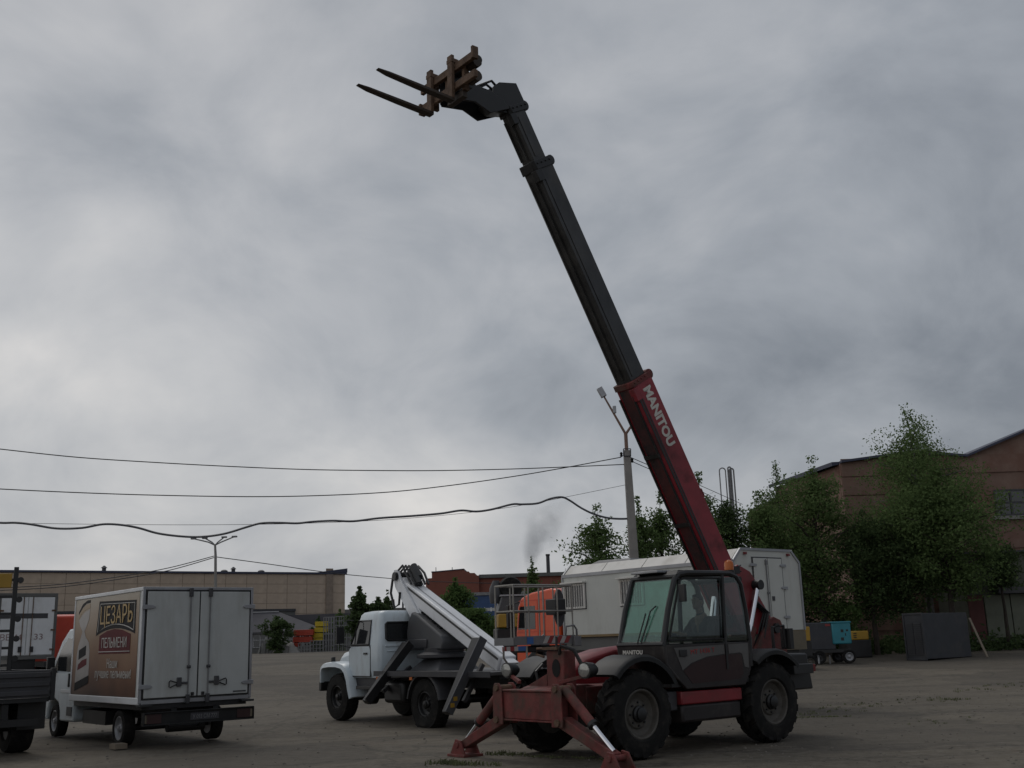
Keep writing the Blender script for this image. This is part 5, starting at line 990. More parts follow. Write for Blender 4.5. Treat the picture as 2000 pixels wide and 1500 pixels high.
kc.ab((0.0, -1.05, 0.75), (0.08, 1.05, 0.88)).ab((2.6, 0.5, 0.62), (3.9, 1.1, 1.1)).build('chassis', M['black'], K)
for x_ in (1.15, 2.45, 6.35):
    for y_ in (1.0, -1.0): wheel(K, (x_, y_*0.98, 0.58), 0.58, 0.27, 0.36, 1 if y_ > 0 else -1, 'truck', 'black')
MB().loft([[(3.9, -0.3, KT), (5.6, -0.3, KT), (5.6, 0.55, KT), (3.9, 0.55, KT)], [(4.0, -0.2, KT + 0.11), (5.2, -0.2, KT + 0.13), (5.2, 0.45, KT + 0.13), (4.0, 0.45, KT + 0.11)]]).build('roof_fairing', M['steel'], K, bev=0.02)
# cab of the workshop lorry
kcab = [(6.02, 1.0), (6.02, 2.98), (6.35, 3.06), (7.2, 2.98), (7.62, 2.86), (7.78, 2.62), (7.88, 1.9), (7.88, 1.0)]
MB().prism(kcab, 'y', -1.2, 1.2).build('cab', M['orange'], K, bev=0.06, seg=3)
for y_ in (1, -1):
    MB().prism([(7.02, 2.0), (7.02, 2.62), (7.66, 2.62), (7.76, 2.0)], 'y', y_*1.195, y_*1.206).build('door_window', M['glassdark'], K, smooth=0)
    sm = MB()
    for x_ in (6.92, 6.62): sm.ab((x_ - 0.012, min(y_*1.195, y_*1.206), 1.1), (x_ + 0.012, max(y_*1.195, y_*1.206), 2.78))
    sm.ab((6.04, min(y_*1.195, y_*1.205), 2.76), (7.7, max(y_*1.195, y_*1.205), 2.785)); sm.ab((6.04, min(y_*1.195, y_*1.205), 1.92), (7.8, max(y_*1.195, y_*1.205), 1.935))
    sm.build('door_seam', M['redcab'], K)
    MB().box((7.85, y_*1.42, 2.35), (0.10, 0.20, 0.62)).tube([(7.7, y_*1.2, 2.75), (7.85, y_*1.42, 2.66)], 0.02, 6).build('mirror', M['black'], K, bev=0.03)
MB().prism([(7.66, 2.70), (7.80, 2.66), (7.90, 1.98), (7.86, 1.95)], 'y', -1.1, 1.1).build('windscreen', M['glassdark'], K)
MB().ab((5.88, -0.9, 1.1), (6.0, 0.9, 3.02)).cyl((5.92, 1.05, 1.2), (5.92, 1.05, 3.12), 0.09, n=12).build('air_intake', M['black'], K, bev=0.03)

# ------------------------------------------------------------------ machine with the black drum beside the orange cab
mp_ = at(985, 1255, 36.5); mz = gz(36.5)
Q = empty('wheeled_machine', (mp_.x + 0.05, 36.5, mz), 0.1)
tag(Q, 'grey and yellow machine with a big black tyre on top, beside the orange cab', 'machine')
def qz(py): return at(990, py, 36.5).z - mz
MB().ab((-0.35, -0.8, 0.4), (0.75, 0.8, qz(1228))).build('base', M['black'], Q, bev=0.03)
MB().ab((-0.30, -0.85, qz(1226)), (0.55, 0.7, qz(1200))).build('yellow_box', M['yellow'], Q, bev=0.03)
MB().prism([(-0.30, qz(1198)), (0.70, qz(1198)), (0.60, qz(1166)), (-0.15, qz(1166))], 'y', -0.7, 0.7).build('grey_hood', M['turret'], Q, bev=0.03)
MB().ab((-0.2, -0.75, qz(1166)), (0.7, 0.7, qz(1163))).build('hood_plate', M['alu'], Q)
tw_ = MB().lathe([(0.18, -0.25), (0.34, -0.28), (0.39, -0.12), (0.39, 0.12), (0.34, 0.28), (0.18, 0.25)], (0.20, 0, qz(1149)), 'y', 20).build('drum_tyre', M['rubber'], Q)
MB().lathe([(0.20, 0.0), (0.24, 0.25), (0.22, 0.5), (0.10, 0.75)], (-0.28, 0, qz(1178)), 'z', 16).build('air_filter', M['dgrey'], Q)
text('2', 0.22, M['black'], Q, (0.28, -0.855, qz(1217)), (1, 0, 0), (0, 0, 1))
for y_ in (-0.8, 0.8): wheel(Q, (0.3, y_, 0.45), 0.45, 0.22, 0.3, 1 if y_ > 0 else -1, 'truck', 'black')

# ------------------------------------------------------------------ flatbed at the left edge
LX, LY, LA = -9.30, 19.20, math.radians(130)
Lb = empty('flatbed_truck', (LX, LY, 0), LA)
tag(Lb, 'dark drop side flatbed lorry cut off by the left edge', 'truck')
# local: origin at the tailboard centre, x forward
for y_ in (1.12, -1.12): MB().ab((0.05, y_ - 0.02, 0.98), (4.2, y_ + 0.02, 1.45)).build('side_board', M['dgrey'], Lb, bev=0.008)
tg = MB().ab((-0.02, -1.12, 0.98), (0.03, 1.12, 1.45)).build('tailboard', M['dgrey'], Lb, bev=0.008)
for z_ in (1.06, 1.215, 1.37): MB().ab((-0.05, -1.08, z_ - 0.045), (-0.021, 1.08, z_ + 0.045)).build('rib', M['dgrey'], tg, bev=0.012)
for y_ in (-1.14, 1.14): MB().ab((-0.04, y_ - 0.04, 0.92), (0.06, y_ + 0.04, 1.48)).build('corner_post', M['black'], Lb, bev=0.008)
MB().ab((0.02, -1.1, 0.90), (4.2, 1.1, 0.975)).build('bed_floor', M['black'], Lb)
MB().ab((0.1, -0.45, 0.62), (6.2, -0.33, 0.88)).ab((0.1, 0.33, 0.62), (6.2, 0.45, 0.88)).ab((0.05, -0.95, 0.50), (0.15, 0.95, 0.62)).cyl((0.95, -0.8, 0.48), (0.95, 0.8, 0.48), 0.1).build('chassis', M['black'], Lb)
for y_ in (-0.92, 0.92): MB().ab((0.36, y_ - 0.24, 0.42), (0.38, y_ + 0.24, 0.89)).build('mud_flap', M['black'], Lb)
for x_ in (0.95, 5.2):
    for y_ in (0.84, -0.84): wheel(Lb, (x_, y_, 0.47), 0.47, 0.24, 0.42, 1 if y_ > 0 else -1, 'truck', 'black')
MB().ab((4.5, -1.05, 0.75), (6.1, 1.05, 2.35)).build('cab', M['dgrey'], Lb, bev=0.1)
MB().ab((4.49, -0.7, 1.6), (4.495, 0.7, 2.2)).build('rear_window', M['glassdark'], Lb)
ld = empty('mast_rack', at(6, 1300, 21.6).xyz, math.radians(115)); ld.location.z = 0.98
tag(ld, 'dark steel mast with yellow top standing on the flatbed', 'mast')
mm = MB()
for y_ in (-0.11, 0.55): mm.ab((-0.05, y_ - 0.045, 0), (0.05, y_ + 0.045, at(8, 1108, 21.6).z - 0.98))
mm.build('upright', M['black'], ld, bev=0.01)
for k in range(7): MB().ab((-0.03, -0.07, 0.2 + k*0.33), (0.03, 0.51, 0.25 + k*0.33)).build('rung', M['black'], ld)
for k in range(6): MB().cyl((-0.06, -0.20, 0.3 + 0.38*k), (0.06, -0.20, 0.3 + 0.38*k), 0.06, n=10).build('knob', M['black'], ld)
MB().ab((-0.06, -0.04, 2.05), (0.051, 0.48, 2.33)).build('yellow_plate', M['yellow'], ld, bev=0.01)
MB().ab((-0.04, 0.05, 0.2), (0.04, 0.42, 1.05)).build('grey_panel', M['alu'], ld, bev=0.01)

# ------------------------------------------------------------------ white box truck and red cab behind
RY = 40.0; rp = at(64, 1283, RY); z0 = gz(RY)
Rb = empty('box_truck', (rp.x - 0.30, RY, z0), math.radians(128))
tag(Rb, 'rusty white box lorry with hand painted numbers on its rear doors', 'truck')
bz0, bz1 = at(64, 1280, RY).z - z0, at(64, 1160, RY).z - z0
MB().ab((0, -1.0, bz0), (5.2, 1.0, bz1)).build('box_body', M['boxwhite'], Rb)
MB().ab((-0.03, -1.02, bz1 - 0.10), (5.2, 1.02, bz1 + 0.03)).ab((-0.03, -1.02, bz0 - 0.14), (0.1, 1.02, bz0)).ab((-0.03, -1.03, bz0), (0.05, -0.93, bz1 - 0.1)).ab((-0.03, 0.93, bz0), (0.05, 1.03, bz1 - 0.1)).build('rear_frame', M['bldgrey'], Rb, bev=0.008)
for s_ in (1, -1):
    dr = MB().ab((-0.025, min(s_*0.015, s_*0.92), bz0 + 0.02), (-0.003, max(s_*0.015, s_*0.92), bz1 - 0.12)).build('rear_door', M['white'], Rb, bev=0.006)
    MB().cyl((-0.05, s_*0.16, bz0), (-0.05, s_*0.16, bz1 - 0.1), 0.016, n=6).build('lock_bar', M['rust'], dr)
    MB().box((-0.05, s_*0.20, bz0 + 0.22), (0.05, 0.12, 0.20)).build('lock_box', M['black'], dr)
    for z_ in (0.2, 0.9, 1.6): MB().box((-0.04, s_*0.90, bz0 + z_), (0.03, 0.14, 0.06)).build('hinge', M['rust'], dr)
MB().ab((-0.034, -0.70, bz0 + 1.32), (-0.026, 0.98, bz0 + 1.50)).build('dark_stripe', M['dgrey'], Rb)
text('ВЕ 44', 0.30, M['letter_dark'], Rb, (-0.030, 0.88, bz0 + 0.55), (0, -1, 0), (0, 0, 1), width=0.72)
text('33', 0.30, M['letter_dark'], Rb, (-0.030, -0.27, bz0 + 0.56), (0, -1, 0), (0, 0, 1), width=0.30)
MB().ab((0.1, -0.4, 0.75), (5.0, 0.4, bz0 - 0.01)).ab((0.2, -0.9, 0.55), (0.3, 0.9, 0.75)).build('chassis', M['black'], Rb)
for x_ in (1.3, 4.9):
    for y_ in (0.9, -0.9): wheel(Rb, (x_, y_, 0.5), 0.5, 0.25, 0.36, 1 if y_ > 0 else -1, 'truck', 'black')
RY2 = 44.0; z2 = gz(RY2); r2 = at(128, 1285, RY2)
Rc = empty('red_truck', (r2.x - 0.3, RY2, z2), math.radians(120))
tag(Rc, 'red cab lorry half hidden between the box lorry and the box van', 'truck')
zt = at(128, 1200, RY2).z - z2
MB().prism([(-0.4, 1.0), (-0.4, zt - 0.08), (-0.1, zt), (1.1, zt - 0.06), (1.5, zt - 0.4), (1.65, 1.9), (1.65, 1.0)], 'y', -1.15, 1.15).build('cab', M['redcab'], Rc, bev=0.06)
MB().ab((-0.41, 0.62, zt - 0.85), (-0.39, 1.0, zt - 0.38)).build('rear_window', M['glassdark'], Rc)
for y_ in (1.0, -1.0):
    MB().ab((0.45, min(y_*1.15, y_*1.16), zt - 0.95), (1.3, max(y_*1.15, y_*1.16), zt - 0.35)).build('door_window', M['glassdark'], Rc)
    wheel(Rc, (0.9, y_*0.95, 0.55), 0.55, 0.26, 0.34, 1 if y_ > 0 else -1, 'truck', 'black'); wheel(Rc, (-3.0, y_*0.95, 0.55), 0.55, 0.26, 0.34, 1 if y_ > 0 else -1, 'truck', 'black')
    arc_fender('fender', M['redcab'], Rc, (0.9, 0.55), 0.78, 20, 165, y_*0.7, y_*1.18)
MB().ab((-5, -0.5, 0.8), (1.2, 0.5, 1.05)).ab((-5, -1.1, 1.06), (-0.7, 1.1, 1.25)).build('chassis', M['black'], Rc)

# ------------------------------------------------------------------ things on the right: compressor, cabinets, plank
def gpt(px, py):
    "ground point under a pixel on the rising yard"
    Y = 40.0
    for _ in range(60):
        z = at(px, py, Y).z; Y += (z - gz(Y)) * 6.0
        Y = max(10.0, min(400.0, Y))
    return at(px, py, Y)
def prow(Y, px, py): return at(px, py, Y)
CY = 47.0
def rel(Y, X0, Z0): return (lambda px, py: (at(px, py, Y).x - X0, at(px, py, Y).z - Z0))
c0 = at(1575, 1285, CY); cz = gz(CY)
Cm = empty('trailer_compressor', (c0.x, CY, cz), 0.06); tag(Cm, 'dark trailer compressor with a blue green front beside the cabin lorry', 'compressor')
R = rel(CY, c0.x, cz)
MB().ab((R(1576, 1260)[0], 0, R(1580, 1270)[1]), (R(1634, 1260)[0], 1.3, R(1600, 1216)[1])).build('charcoal_cabinet', M['mach'], Cm, bev=0.03)
MB().ab((R(1576, 1260)[0], 0.02, R(1600, 1276)[1]), (R(1664, 1260)[0], 1.25, R(1600, 1269)[1])).build('frame', M['black'], Cm, bev=0.01)
tl = MB().ab((R(1628, 1260)[0], -0.06, R(1645, 1258)[1]), (R(1666, 1260)[0], 1.32, R(1645, 1216)[1])).build('blue_housing', M['teal'], Cm, bev=0.05)
MB().ab((R(1627, 1260)[0], -0.08, R(1645, 1217)[1]), (R(1667, 1260)[0], 1.34, R(1645, 1213.5)[1])).build('lid', M['teal'], Cm, bev=0.02)
for px, py, w_, h_ in ((1645, 1232, 0.12, 0.12), (1655, 1231, 0.10, 0.08), (1652, 1239, 0.04, 0.12), (1646, 1248, 0.13, 0.13)):
    x_, z_ = R(px, py); MB().ab((x_ - w_/2, -0.065, z_ - h_/2), (x_ + w_/2, -0.058, z_ + h_/2)).build('vent', M['black'], tl)
MB().ab((R(1612, 1222)[0], -0.012, R(1612, 1223)[1]), (R(1622, 1222)[0], 0.0, R(1612, 1219)[1])).build('sticker', M['sticker_red'], Cm)
for px, y_ in ((1658, -0.04), (1658, 1.3), (1601, 0.1)):
    x_, _ = R(px, 1270); wheel(Cm, (x_, y_, 0.30), 0.30, 0.17, 0.18, -1, 'road', 'alu' if y_ < 0 else 'black')
MB().tube([(R(1600, 1270)[0], 0.2, 0.4), (R(1592, 1270)[0], -0.4, 0.25), (R(1590, 1270)[0], -0.5, 0.05)], 0.04, 6).cyl((R(1620, 1270)[0], 0, 0.38), (R(1620, 1270)[0], 0, 0.02), 0.03, n=8).build('drawbar', M['steel'], Cm)
YY = 51.0; y0 = at(1680, 1270, YY); yz = gz(YY)
Ym = empty('yellow_generator', (y0.x, YY, yz), 0.0); tag(Ym, 'low black generator with a yellow panel behind the compressor', 'generator')
R = rel(YY, y0.x, yz)
MB().ab((R(1655, 1260)[0], 0, 0.02), (R(1702, 1260)[0], 1.4, R(1680, 1250)[1])).build('base', M['black'], Ym, bev=0.03)
MB().ab((R(1658, 1260)[0], 0.01, R(1680, 1250)[1] + 0.003), (R(1699, 1260)[0], 1.38, R(1680, 1232)[1])).build('yellow_housing', M['yellow'], Ym, bev=0.04)
for k in range(3): MB().ab((R(1669, 1260)[0], -0.006, R(1680, 1236 + 4*k)[1]), (R(1675, 1260)[0], 0.009, R(1680, 1237.6 + 4*k)[1])).build('louvre', M['black'], Ym)
YY = 44.0; y0 = at(1568, 1245, YY); yz = gz(YY)
Ys = empty('yellow_roller', (y0.x + 0.15, YY, yz), 0.0); tag(Ys, 'narrow yellow machine just right of the cabin lorry', 'machine')
R = rel(YY, y0.x, yz)
MB().ab((-0.3, 0, R(1573, 1252)[1]), (0.16, 0.8, R(1573, 1224)[1])).build('yellow_panel', M['yellow'], Ys, bev=0.03)
MB().ab((-0.3, 0.05, 0.35), (0.2, 0.8, R(1573, 1253)[1])).build('base', M['black'], Ys, bev=0.02)
wheel(Ys, (0.05, 0.0, 0.28), 0.28, 0.16, 0.18, -1, 'road', 'rim'); wheel(Ys, (0.05, 0.8, 0.28), 0.28, 0.16, 0.18, 1, 'road', 'black')
# grey ventilated cabinet
VY = 48.0; v0 = at(1769, 1272, VY); vz = gz(VY)
Vc = empty('steel_cabinet', (v0.x, VY, vz), math.radians(-54)); tag(Vc, 'grey steel site cabinet with a louvred front under the big birch', 'cabinet')
hV = at(1800, 1198, VY).z - vz
MB().ab((0.02, 0.03, 0.05), (0.98, 3.4, hV)).build('body', M['container'], Vc, bev=0.02)
cf = MB()
for x_ in (0.0, 0.93): cf.ab((x_, -0.01, 0.0), (x_ + 0.07, 0.06, hV + 0.02))
for z_ in (0.0, hV - 0.06): cf.ab((0.07, -0.005, z_), (0.93, 0.055, z_ + 0.08))
cf.build('corner_frame', M['container'], Vc, bev=0.008)
for c in range(2):
    for k in range(16): MB().ab((0.14 + c*0.38, -0.01, 0.24 + k*0.085), (0.48 + c*0.38, 0.031, 0.285 + k*0.085)).build('louvre', M['dgrey'], Vc)
pk = MB().beam(at(1893, 1207, 49.5) - Vector((0, 0, 0)), Vector((at(1926, 1262, 48.5).x, 48.5, gz(48.5))), 0.10, 0.05).build('leaning_plank', M['wood'], bev=0.006); tag(pk, 'long pale plank leaning against the tree by the garage', 'plank')

# ------------------------------------------------------------------ far yard stores on the left
FY = 150.0; fz0 = gz(FY)
def fpx(px, Y=FY): return at(px, 1262, Y).x
def crate(nm, label, cat, grp, px0, px1, z0, z1, mat, Y, dep=1.2):
    x0, x1 = fpx(px0, Y), fpx(px1, Y); o = MB()
    o.ab((0, 0, 0.05), (x1 - x0, dep, z1 - z0 - 0.06))
    for k in range(4): o.ab((-0.03, -0.04, (z1 - z0)*(0.1 + 0.24*k)), (x1 - x0 + 0.03, -0.001, (z1 - z0)*(0.1 + 0.24*k) + 0.08))
    b = o.build(nm, mat, bev=0.02, loc=(x0, Y, fz0 + z0)); return tag(b, label, cat, grp)
h_ = lambda py: at(600, py, FY).z - fz0
crate('yellow_crate', 'topmost yellow crate of the far stack beside the pallet cages', 'crate', 'stacked yellow crates', 615, 640, h_(1225), h_(1214), M['crate_yellow'], FY)
crate('yellow_crate', 'yellow crate second from the top of the far stack', 'crate', 'stacked yellow crates', 614, 640, h_(1236), h_(1225.5), M['crate_yellow'], FY)
crate('yellow_crate', 'yellow crate third from the top, beside the red bins', 'crate', 'stacked yellow crates', 611, 630, h_(1247), h_(1236.5), M['crate_yellow'], FY)
crate('yellow_crate', 'lowest yellow crate of the far stack', 'crate', 'stacked yellow crates', 613, 630, h_(1253), h_(1247.5), M['crate_yellow'], FY)
crate('red_bin', 'upper red plastic bin with orange rims left of the yellow crates', 'bin', 'red bins', 573, 611, h_(1242), h_(1229), M['crate_red'], FY - 1.0)
crate('red_bin', 'lower red plastic bin standing on the cages left of the yellow crates', 'bin', 'red bins', 572, 609, h_(1255), h_(1242.5), M['crate_red'], FY - 1.0)
crate('red_bin', 'small red bin tucked under the two larger red bins', 'bin', 'red bins', 574, 584, h_(1263), h_(1255.5), M['crate_red'], FY - 1.1)
def cage(px0, px1, z0, z1, Y, label):
    x0, x1 = fpx(px0, Y), fpx(px1, Y); w_, hh = x1 - x0, z1 - z0; o = MB()
    for yy in (0, 1.6):
        for k in range(5): o.ab((w_*k/4 - 0.05, yy - 0.05, 0), (w_*k/4 + 0.05, yy + 0.05, hh))
        for k in range(4): o.ab((0, yy - 0.03, hh*k/3 - 0.04), (w_, yy + 0.03, hh*k/3 + 0.04))
    for xx in (0, w_):
        for k in range(4): o.ab((xx - 0.03, 0, hh*k/3 - 0.035), (xx + 0.03, 1.6, hh*k/3 + 0.035))
    return tag(o.build('pallet_cage', M['steel'], loc=(x0, Y, fz0 + z0)), label, 'cage', 'grey pallet cages')
cage(583, 606, 0, h_(1256), FY - 2.5, 'low grey pallet cage below the red bins')
cage(606, 632, 0, h_(1252), FY - 1.6, 'grey pallet cage below the yellow crates')
cage(632, 652, 0, h_(1240), FY - 1.5, 'lower tall cage right of the yellow crates')
cage(632, 652, h_(1239), h_(1207), FY - 1.5, 'upper tall cage right of the yellow crates')
cage(653, 684, 0, h_(1234), FY - 1.4, 'lower cage behind the lorry mirror')
cage(653, 690, h_(1233), h_(1206), FY - 1.4, 'upper cage behind the lorry mirror')
def heap(px0, px1, top, Y, label, mat, seed):
    rnd = random.Random(seed); x0, x1 = fpx(px0, Y), fpx(px1, Y); n = 16; o = MB(); R_ = []
    for k in range(n + 1):
        t = k / n; hh = top * (math.sin(math.pi * min(1, t * 1.15 + 0.05)) ** 0.6 if t < 0.8 else (1 - t) * 3) * (0.8 + 0.4 * rnd.random()); xx = (x1 - x0) * t
        R_.append([(xx, 0 + rnd.uniform(-.2, .2), -0.1), (xx, 0.4, hh * 0.7 + 0.05), (xx, 1.4, hh + 0.05), (xx, 2.6, hh * 0.6 + 0.05), (xx, 3.2, -0.1)])
    o.loft(R_); return tag(o.build('tarp_heap', mat, loc=(x0, Y, fz0), smooth=60), label, 'heap', 'covered heaps')
heap(503, 535, h_(1247), FY - 2, 'grey tarpaulin heap beside the box van door edge', M['bldgrey'], 3)
heap(532, 585, h_(1250), FY - 3, 'long pale tarpaulin heap in front of the red bins', M['concrete'], 5)

# ------------------------------------------------------------------ poles and lamps
PY = 36.0; pz = gz(PY)
pb = at(1240, 1090, PY); pt = at(1224, 880, PY)
Po = empty('concrete_lamp_pole', (pb.x, PY, pz), 0); tag(Po, 'tall concrete pole with a forked rusty lamp bracket behind the boom', 'lamp pole')
ptop = pt.z - pz; dx = pt.x - pb.x
MB().loft([[(c_[0]*w_ + ox, c_[1]*w_, z_) for c_ in ((-1,-1),(1,-1),(1,1),(-1,1))] for z_, w_, ox in ((-0.3, 0.185, 0.02), (ptop, 0.115, dx))]).build('shaft', M['concrete'], Po, bev=0.02)
def pl_(px, py, y_=0.0): p = at(px, py, PY); return (p.x - pb.x, y_, p.z - pz)
MB().tube([pl_(1225, 900), pl_(1222, 846)], 0.062, 8).build('bracket_stem', M['polerust'], Po)
for tip, nm in (((1180, 775), 1), ((1262, 790), 2)):
    a_ = MB().tube([pl_(1222, 848), pl_(*tip)], [0.045, 0.03], 8).build('lamp_arm', M['polerust'], Po)
    t0, t1 = Vector(pl_(*tip)), Vector(pl_(*tip)) + (Vector(pl_(*tip)) - Vector(pl_(1222, 848))).normalized() * 0.36
    MB().beam(t0, t1, 0.20, 0.17, up=(0, 1, 0)).build('lamp_head', M['alu'], a_, bev=0.02)
MB().box(pl_(1200, 800), (0.12, 0.1, 0.26)).build('lamp_fitting', M['alu'], Po, bev=0.02)
cg = MB()
for a_, b_ in (((1217, 878), (1217, 892)), ((1231, 878), (1231, 892)), ((1217, 878), (1231, 878)), ((1217, 892), (1232, 892))): cg.beam(pl_(*a_, -0.14), pl_(*b_, -0.14), 0.03, 0.03, up=(0, 1, 0))
cg.build('cage_bracket', M['dgrey'], Po)
for px, py in ((1213, 889), (1234, 900)): MB().lathe([(0.02, -0.08), (0.055, -0.05), (0.035, 0), (0.055, 0.04), (0.02, 0.09)], pl_(px, py, -0.1), 'z', 10).build('insulator', M['dark'], Po)
# far lamp standard
LYf = 90.0; lz = gz(LYf); lb = at(420, 1140, LYf)
Lp = empty('far_lamp_post', (lb.x, LYf, lz), 0); tag(Lp, 'far lamp post with four spread arms above the box van', 'lamp post')
def ll(px, py, y_=0.0): p = at(px, py, LYf); return (p.x - lb.x, y_, p.z - lz)
MB().tube([(ll(423, 1200)[0], 0, 0), ll(421, 1085), ll(420, 1063)], [0.16, 0.11, 0.09], 10).build('shaft', M['concrete'], Lp)
for tip in ((378, 1052), (400, 1051), (438, 1049), (458, 1048)):
    a_ = MB().tube([ll(420, 1065), ll(420 + (tip[0]-420)*0.3, 1059), ll(*tip)], 0.055, 6).build('lamp_arm', M['steel'], Lp)
    p = Vector(ll(*tip)); MB().box(p, (0.45, 0.25, 0.14)).build('lamp_head', M['steel'], a_, bev=0.04)
# inverted U exhaust pipes of a far plant
VP = 120.0; vb = at(1425, 960, VP); vzz = gz(VP)
vp = MB()
for pxs, top, r_ in (((1411, 1423), 914, 0.07), ((1428, 1434), 912, 0.09), ((1431, 1439), 915, 0.09)):
    a_, b_ = at(pxs[0], 1000, VP).x - vb.x, at(pxs[1], 1000, VP).x - vb.x; zt_ = at(pxs[0], top, VP).z - vzz; m_ = (a_ + b_)/2; rr = (b_ - a_)/2
    vp.tube([(a_, 0, 0), (a_, 0, zt_ - rr)] + [(m_ - rr*math.cos(q), 0, zt_ - rr + rr*math.sin(q)) for q in [k*math.pi/8 for k in range(1, 8)]] + [(b_, 0, zt_ - rr), (b_, 0, zt_ - 6)], r_, 8)
vo_ = vp.build('vent_pipes', M['steel'], loc=(vb.x, VP, vzz)); tag(vo_, 'group of tall inverted U vent pipes above the trees', 'vent pipes')

# ------------------------------------------------------------------ cables
def cable(pts, r, mat, label, Y0=PY, Y1=30.0, name='overhead_cable', n=40):
    "pts are pixels from the pole outwards; depth runs from Y0 to Y1"
    xs_ = [p[0] for p in pts]; P_ = []
    for k in range(len(pts)):
        t = (xs_[0] - xs_[k]) / ((xs_[0] - xs_[-1]) or 1); P_.append(at(pts[k][0], pts[k][1], Y0 + (Y1 - Y0) * t))
    Q_ = []                                                     # Catmull-Rom through the points
    for i in range(len(P_) - 1):
        p0, p1, p2, p3 = P_[max(i-1, 0)], P_[i], P_[i+1], P_[min(i+2, len(P_)-1)]
        for j in range(6):
            t = j / 6; Q_.append(0.5*((2*p1) + (p2-p0)*t + (2*p0-5*p1+4*p2-p3)*t*t + (3*p1-p0-3*p2+p3)*t**3))
    Q_.append(P_[-1]); o = MB().tube(Q_, r, 6).build(name, mat); return tag(o, label, 'cable')
cable([(1213, 893), (1100, 914), (1000, 931), (880, 948), (760, 961), (620, 968), (480, 970), (300, 967), (150, 962), (0, 955), (-120, 948), (-420, 925)], 0.016, M['wire'], 'middle overhead wire sagging left from the concrete pole')
cable([(1220, 907), (1130, 911), (1000, 916), (860, 919), (740, 919), (600, 917), (450, 911), (300, 903), (150, 893), (0, 877), (-120, 863), (-420, 820)], 0.016, M['wire'], 'topmost overhead wire running left from the concrete pole')
cable([(1235, 1008), (1225, 1013), (1190, 1012), (1160, 1004), (1135, 992), (1112, 977), (1097, 971), (1075, 974), (1050, 983), (1020, 985), (1000, 985), (960, 995), (930, 999), (900, 997), (860, 1003), (800, 1008), (740, 1012), (690, 1018), (650, 1017), (610, 1019), (580, 1022), (545, 1021), (510, 1022), (480, 1030), (440, 1042), (400, 1048), (360, 1048), (310, 1042), (270, 1031), (235, 1025), (200, 1024), (160, 1031), (110, 1032), (60, 1024), (30, 1021), (0, 1021), (-60, 1016), (-400, 990)], 0.034, M['thickwire'], 'thick wavy grey cable slung lowest across the sky')
cable([(1222, 947), (1000, 990), (800, 1012), (600, 1022), (400, 1025), (200, 1024), (0, 1021), (-60, 1017), (-400, 991)], 0.007, M['wire'], 'thin carrier wire above the thick wavy cable')
cable([(1231, 893), (1290, 918), (1360, 945), (1450, 985)], 0.014, M['wire'], 'upper short wire running right from the pole behind the boom', PY, 50.0)
cable([(1236, 902), (1300, 930), (1380, 965), (1460, 1005)], 0.014, M['wire'], 'lower short wire running right from the pole behind the boom', PY, 50.0)
cable([(418, 1086), (330, 1109), (240, 1125), (120, 1141), (0, 1148), (-60, 1148), (-400, 1140)], 0.035, M['wire'], 'upper far wire falling left from the far lamp post', LYf, 80.0)
cable([(418, 1089), (330, 1114), (240, 1130), (120, 1146), (0, 1153), (-60, 1154), (-400, 1148)], 0.035, M['wire'], 'lower far wire falling left from the far lamp post', LYf, 80.0)
cable([(424, 1088), (520, 1101), (640, 1118), (730, 1127), (850, 1136), (1000, 1140), (1090, 1142)], 0.035, M['wire'], 'far wire running right from the far lamp post', LYf, 120.0)

# ------------------------------------------------------------------ trees
def leaf_mat(name, c0, c1):
    m = bpy.data.materials.new(name); m.use_nodes = True; nt = m.node_tree; nt.nodes.clear(); L_ = nt.links.new
    o = nt.nodes.new('ShaderNodeOutputMaterial'); g_ = nt.nodes.new('ShaderNodeNewGeometry'); r = nt.nodes.new('ShaderNodeValToRGB')
    L_(g_.outputs['Random Per Island'], r.inputs[0]); r.color_ramp.elements[0].color = (*c0, 1); r.color_ramp.elements[1].color = (*c1, 1)
    d_ = nt.nodes.new('ShaderNodeBsdfDiffuse'); t = nt.nodes.new('ShaderNodeBsdfTranslucent'); x = nt.nodes.new('ShaderNodeMixShader'); x.inputs[0].default_value = 0.35
    L_(r.outputs[0], d_.inputs[0]); L_(r.outputs[0], t.inputs[0]); L_(d_.outputs[0], x.inputs[1]); L_(t.outputs[0], x.inputs[2]); L_(x.outputs[0], o.inputs[0]); return m
LEAF = [leaf_mat('leaf_mid_green', (0.084, 0.128, 0.050), (0.140, 0.200, 0.076)), leaf_mat('leaf_deep_green', (0.054, 0.084, 0.038), (0.092, 0.130, 0.056)), leaf_mat('leaf_fresh_green', (0.070, 0.118, 0.042), (0.120, 0.178, 0.062))]
def leaves_mesh(name, C, size, rs, mat, parent, droop=0.0):
    n = len(C); a = rs.normal(size=(n, 3)); a[:, 2] = a[:, 2]*0.7 - droop; a /= np.linalg.norm(a, axis=1)[:, None]
    b = rs.normal(size=(n, 3)); b -= (b*a).sum(1)[:, None]*a; b /= np.linalg.norm(b, axis=1)[:, None]
    s = size * rs.uniform(0.6, 1.35, n)[:, None]
    V = np.stack([C - a*s*0.5, C + b*s*0.30, C + a*s*0.5, C - b*s*0.30], 1).reshape(-1, 3)
    me = bpy.data.meshes.new(name); me.vertices.add(4*n); me.vertices.foreach_set('co', V.ravel())
    me.loops.add(4*n); me.loops.foreach_set('vertex_index', np.arange(4*n, dtype=np.int32))
    me.polygons.add(n); me.polygons.foreach_set('loop_start', np.arange(0, 4*n, 4, dtype=np.int32)); me.polygons.foreach_set('loop_total', np.full(n, 4, dtype=np.int32))
    me.update(calc_edges=True); me.materials.append(mat)
    o = bpy.data.objects.new(name, me); COL.objects.link(o); o.parent = parent; return o
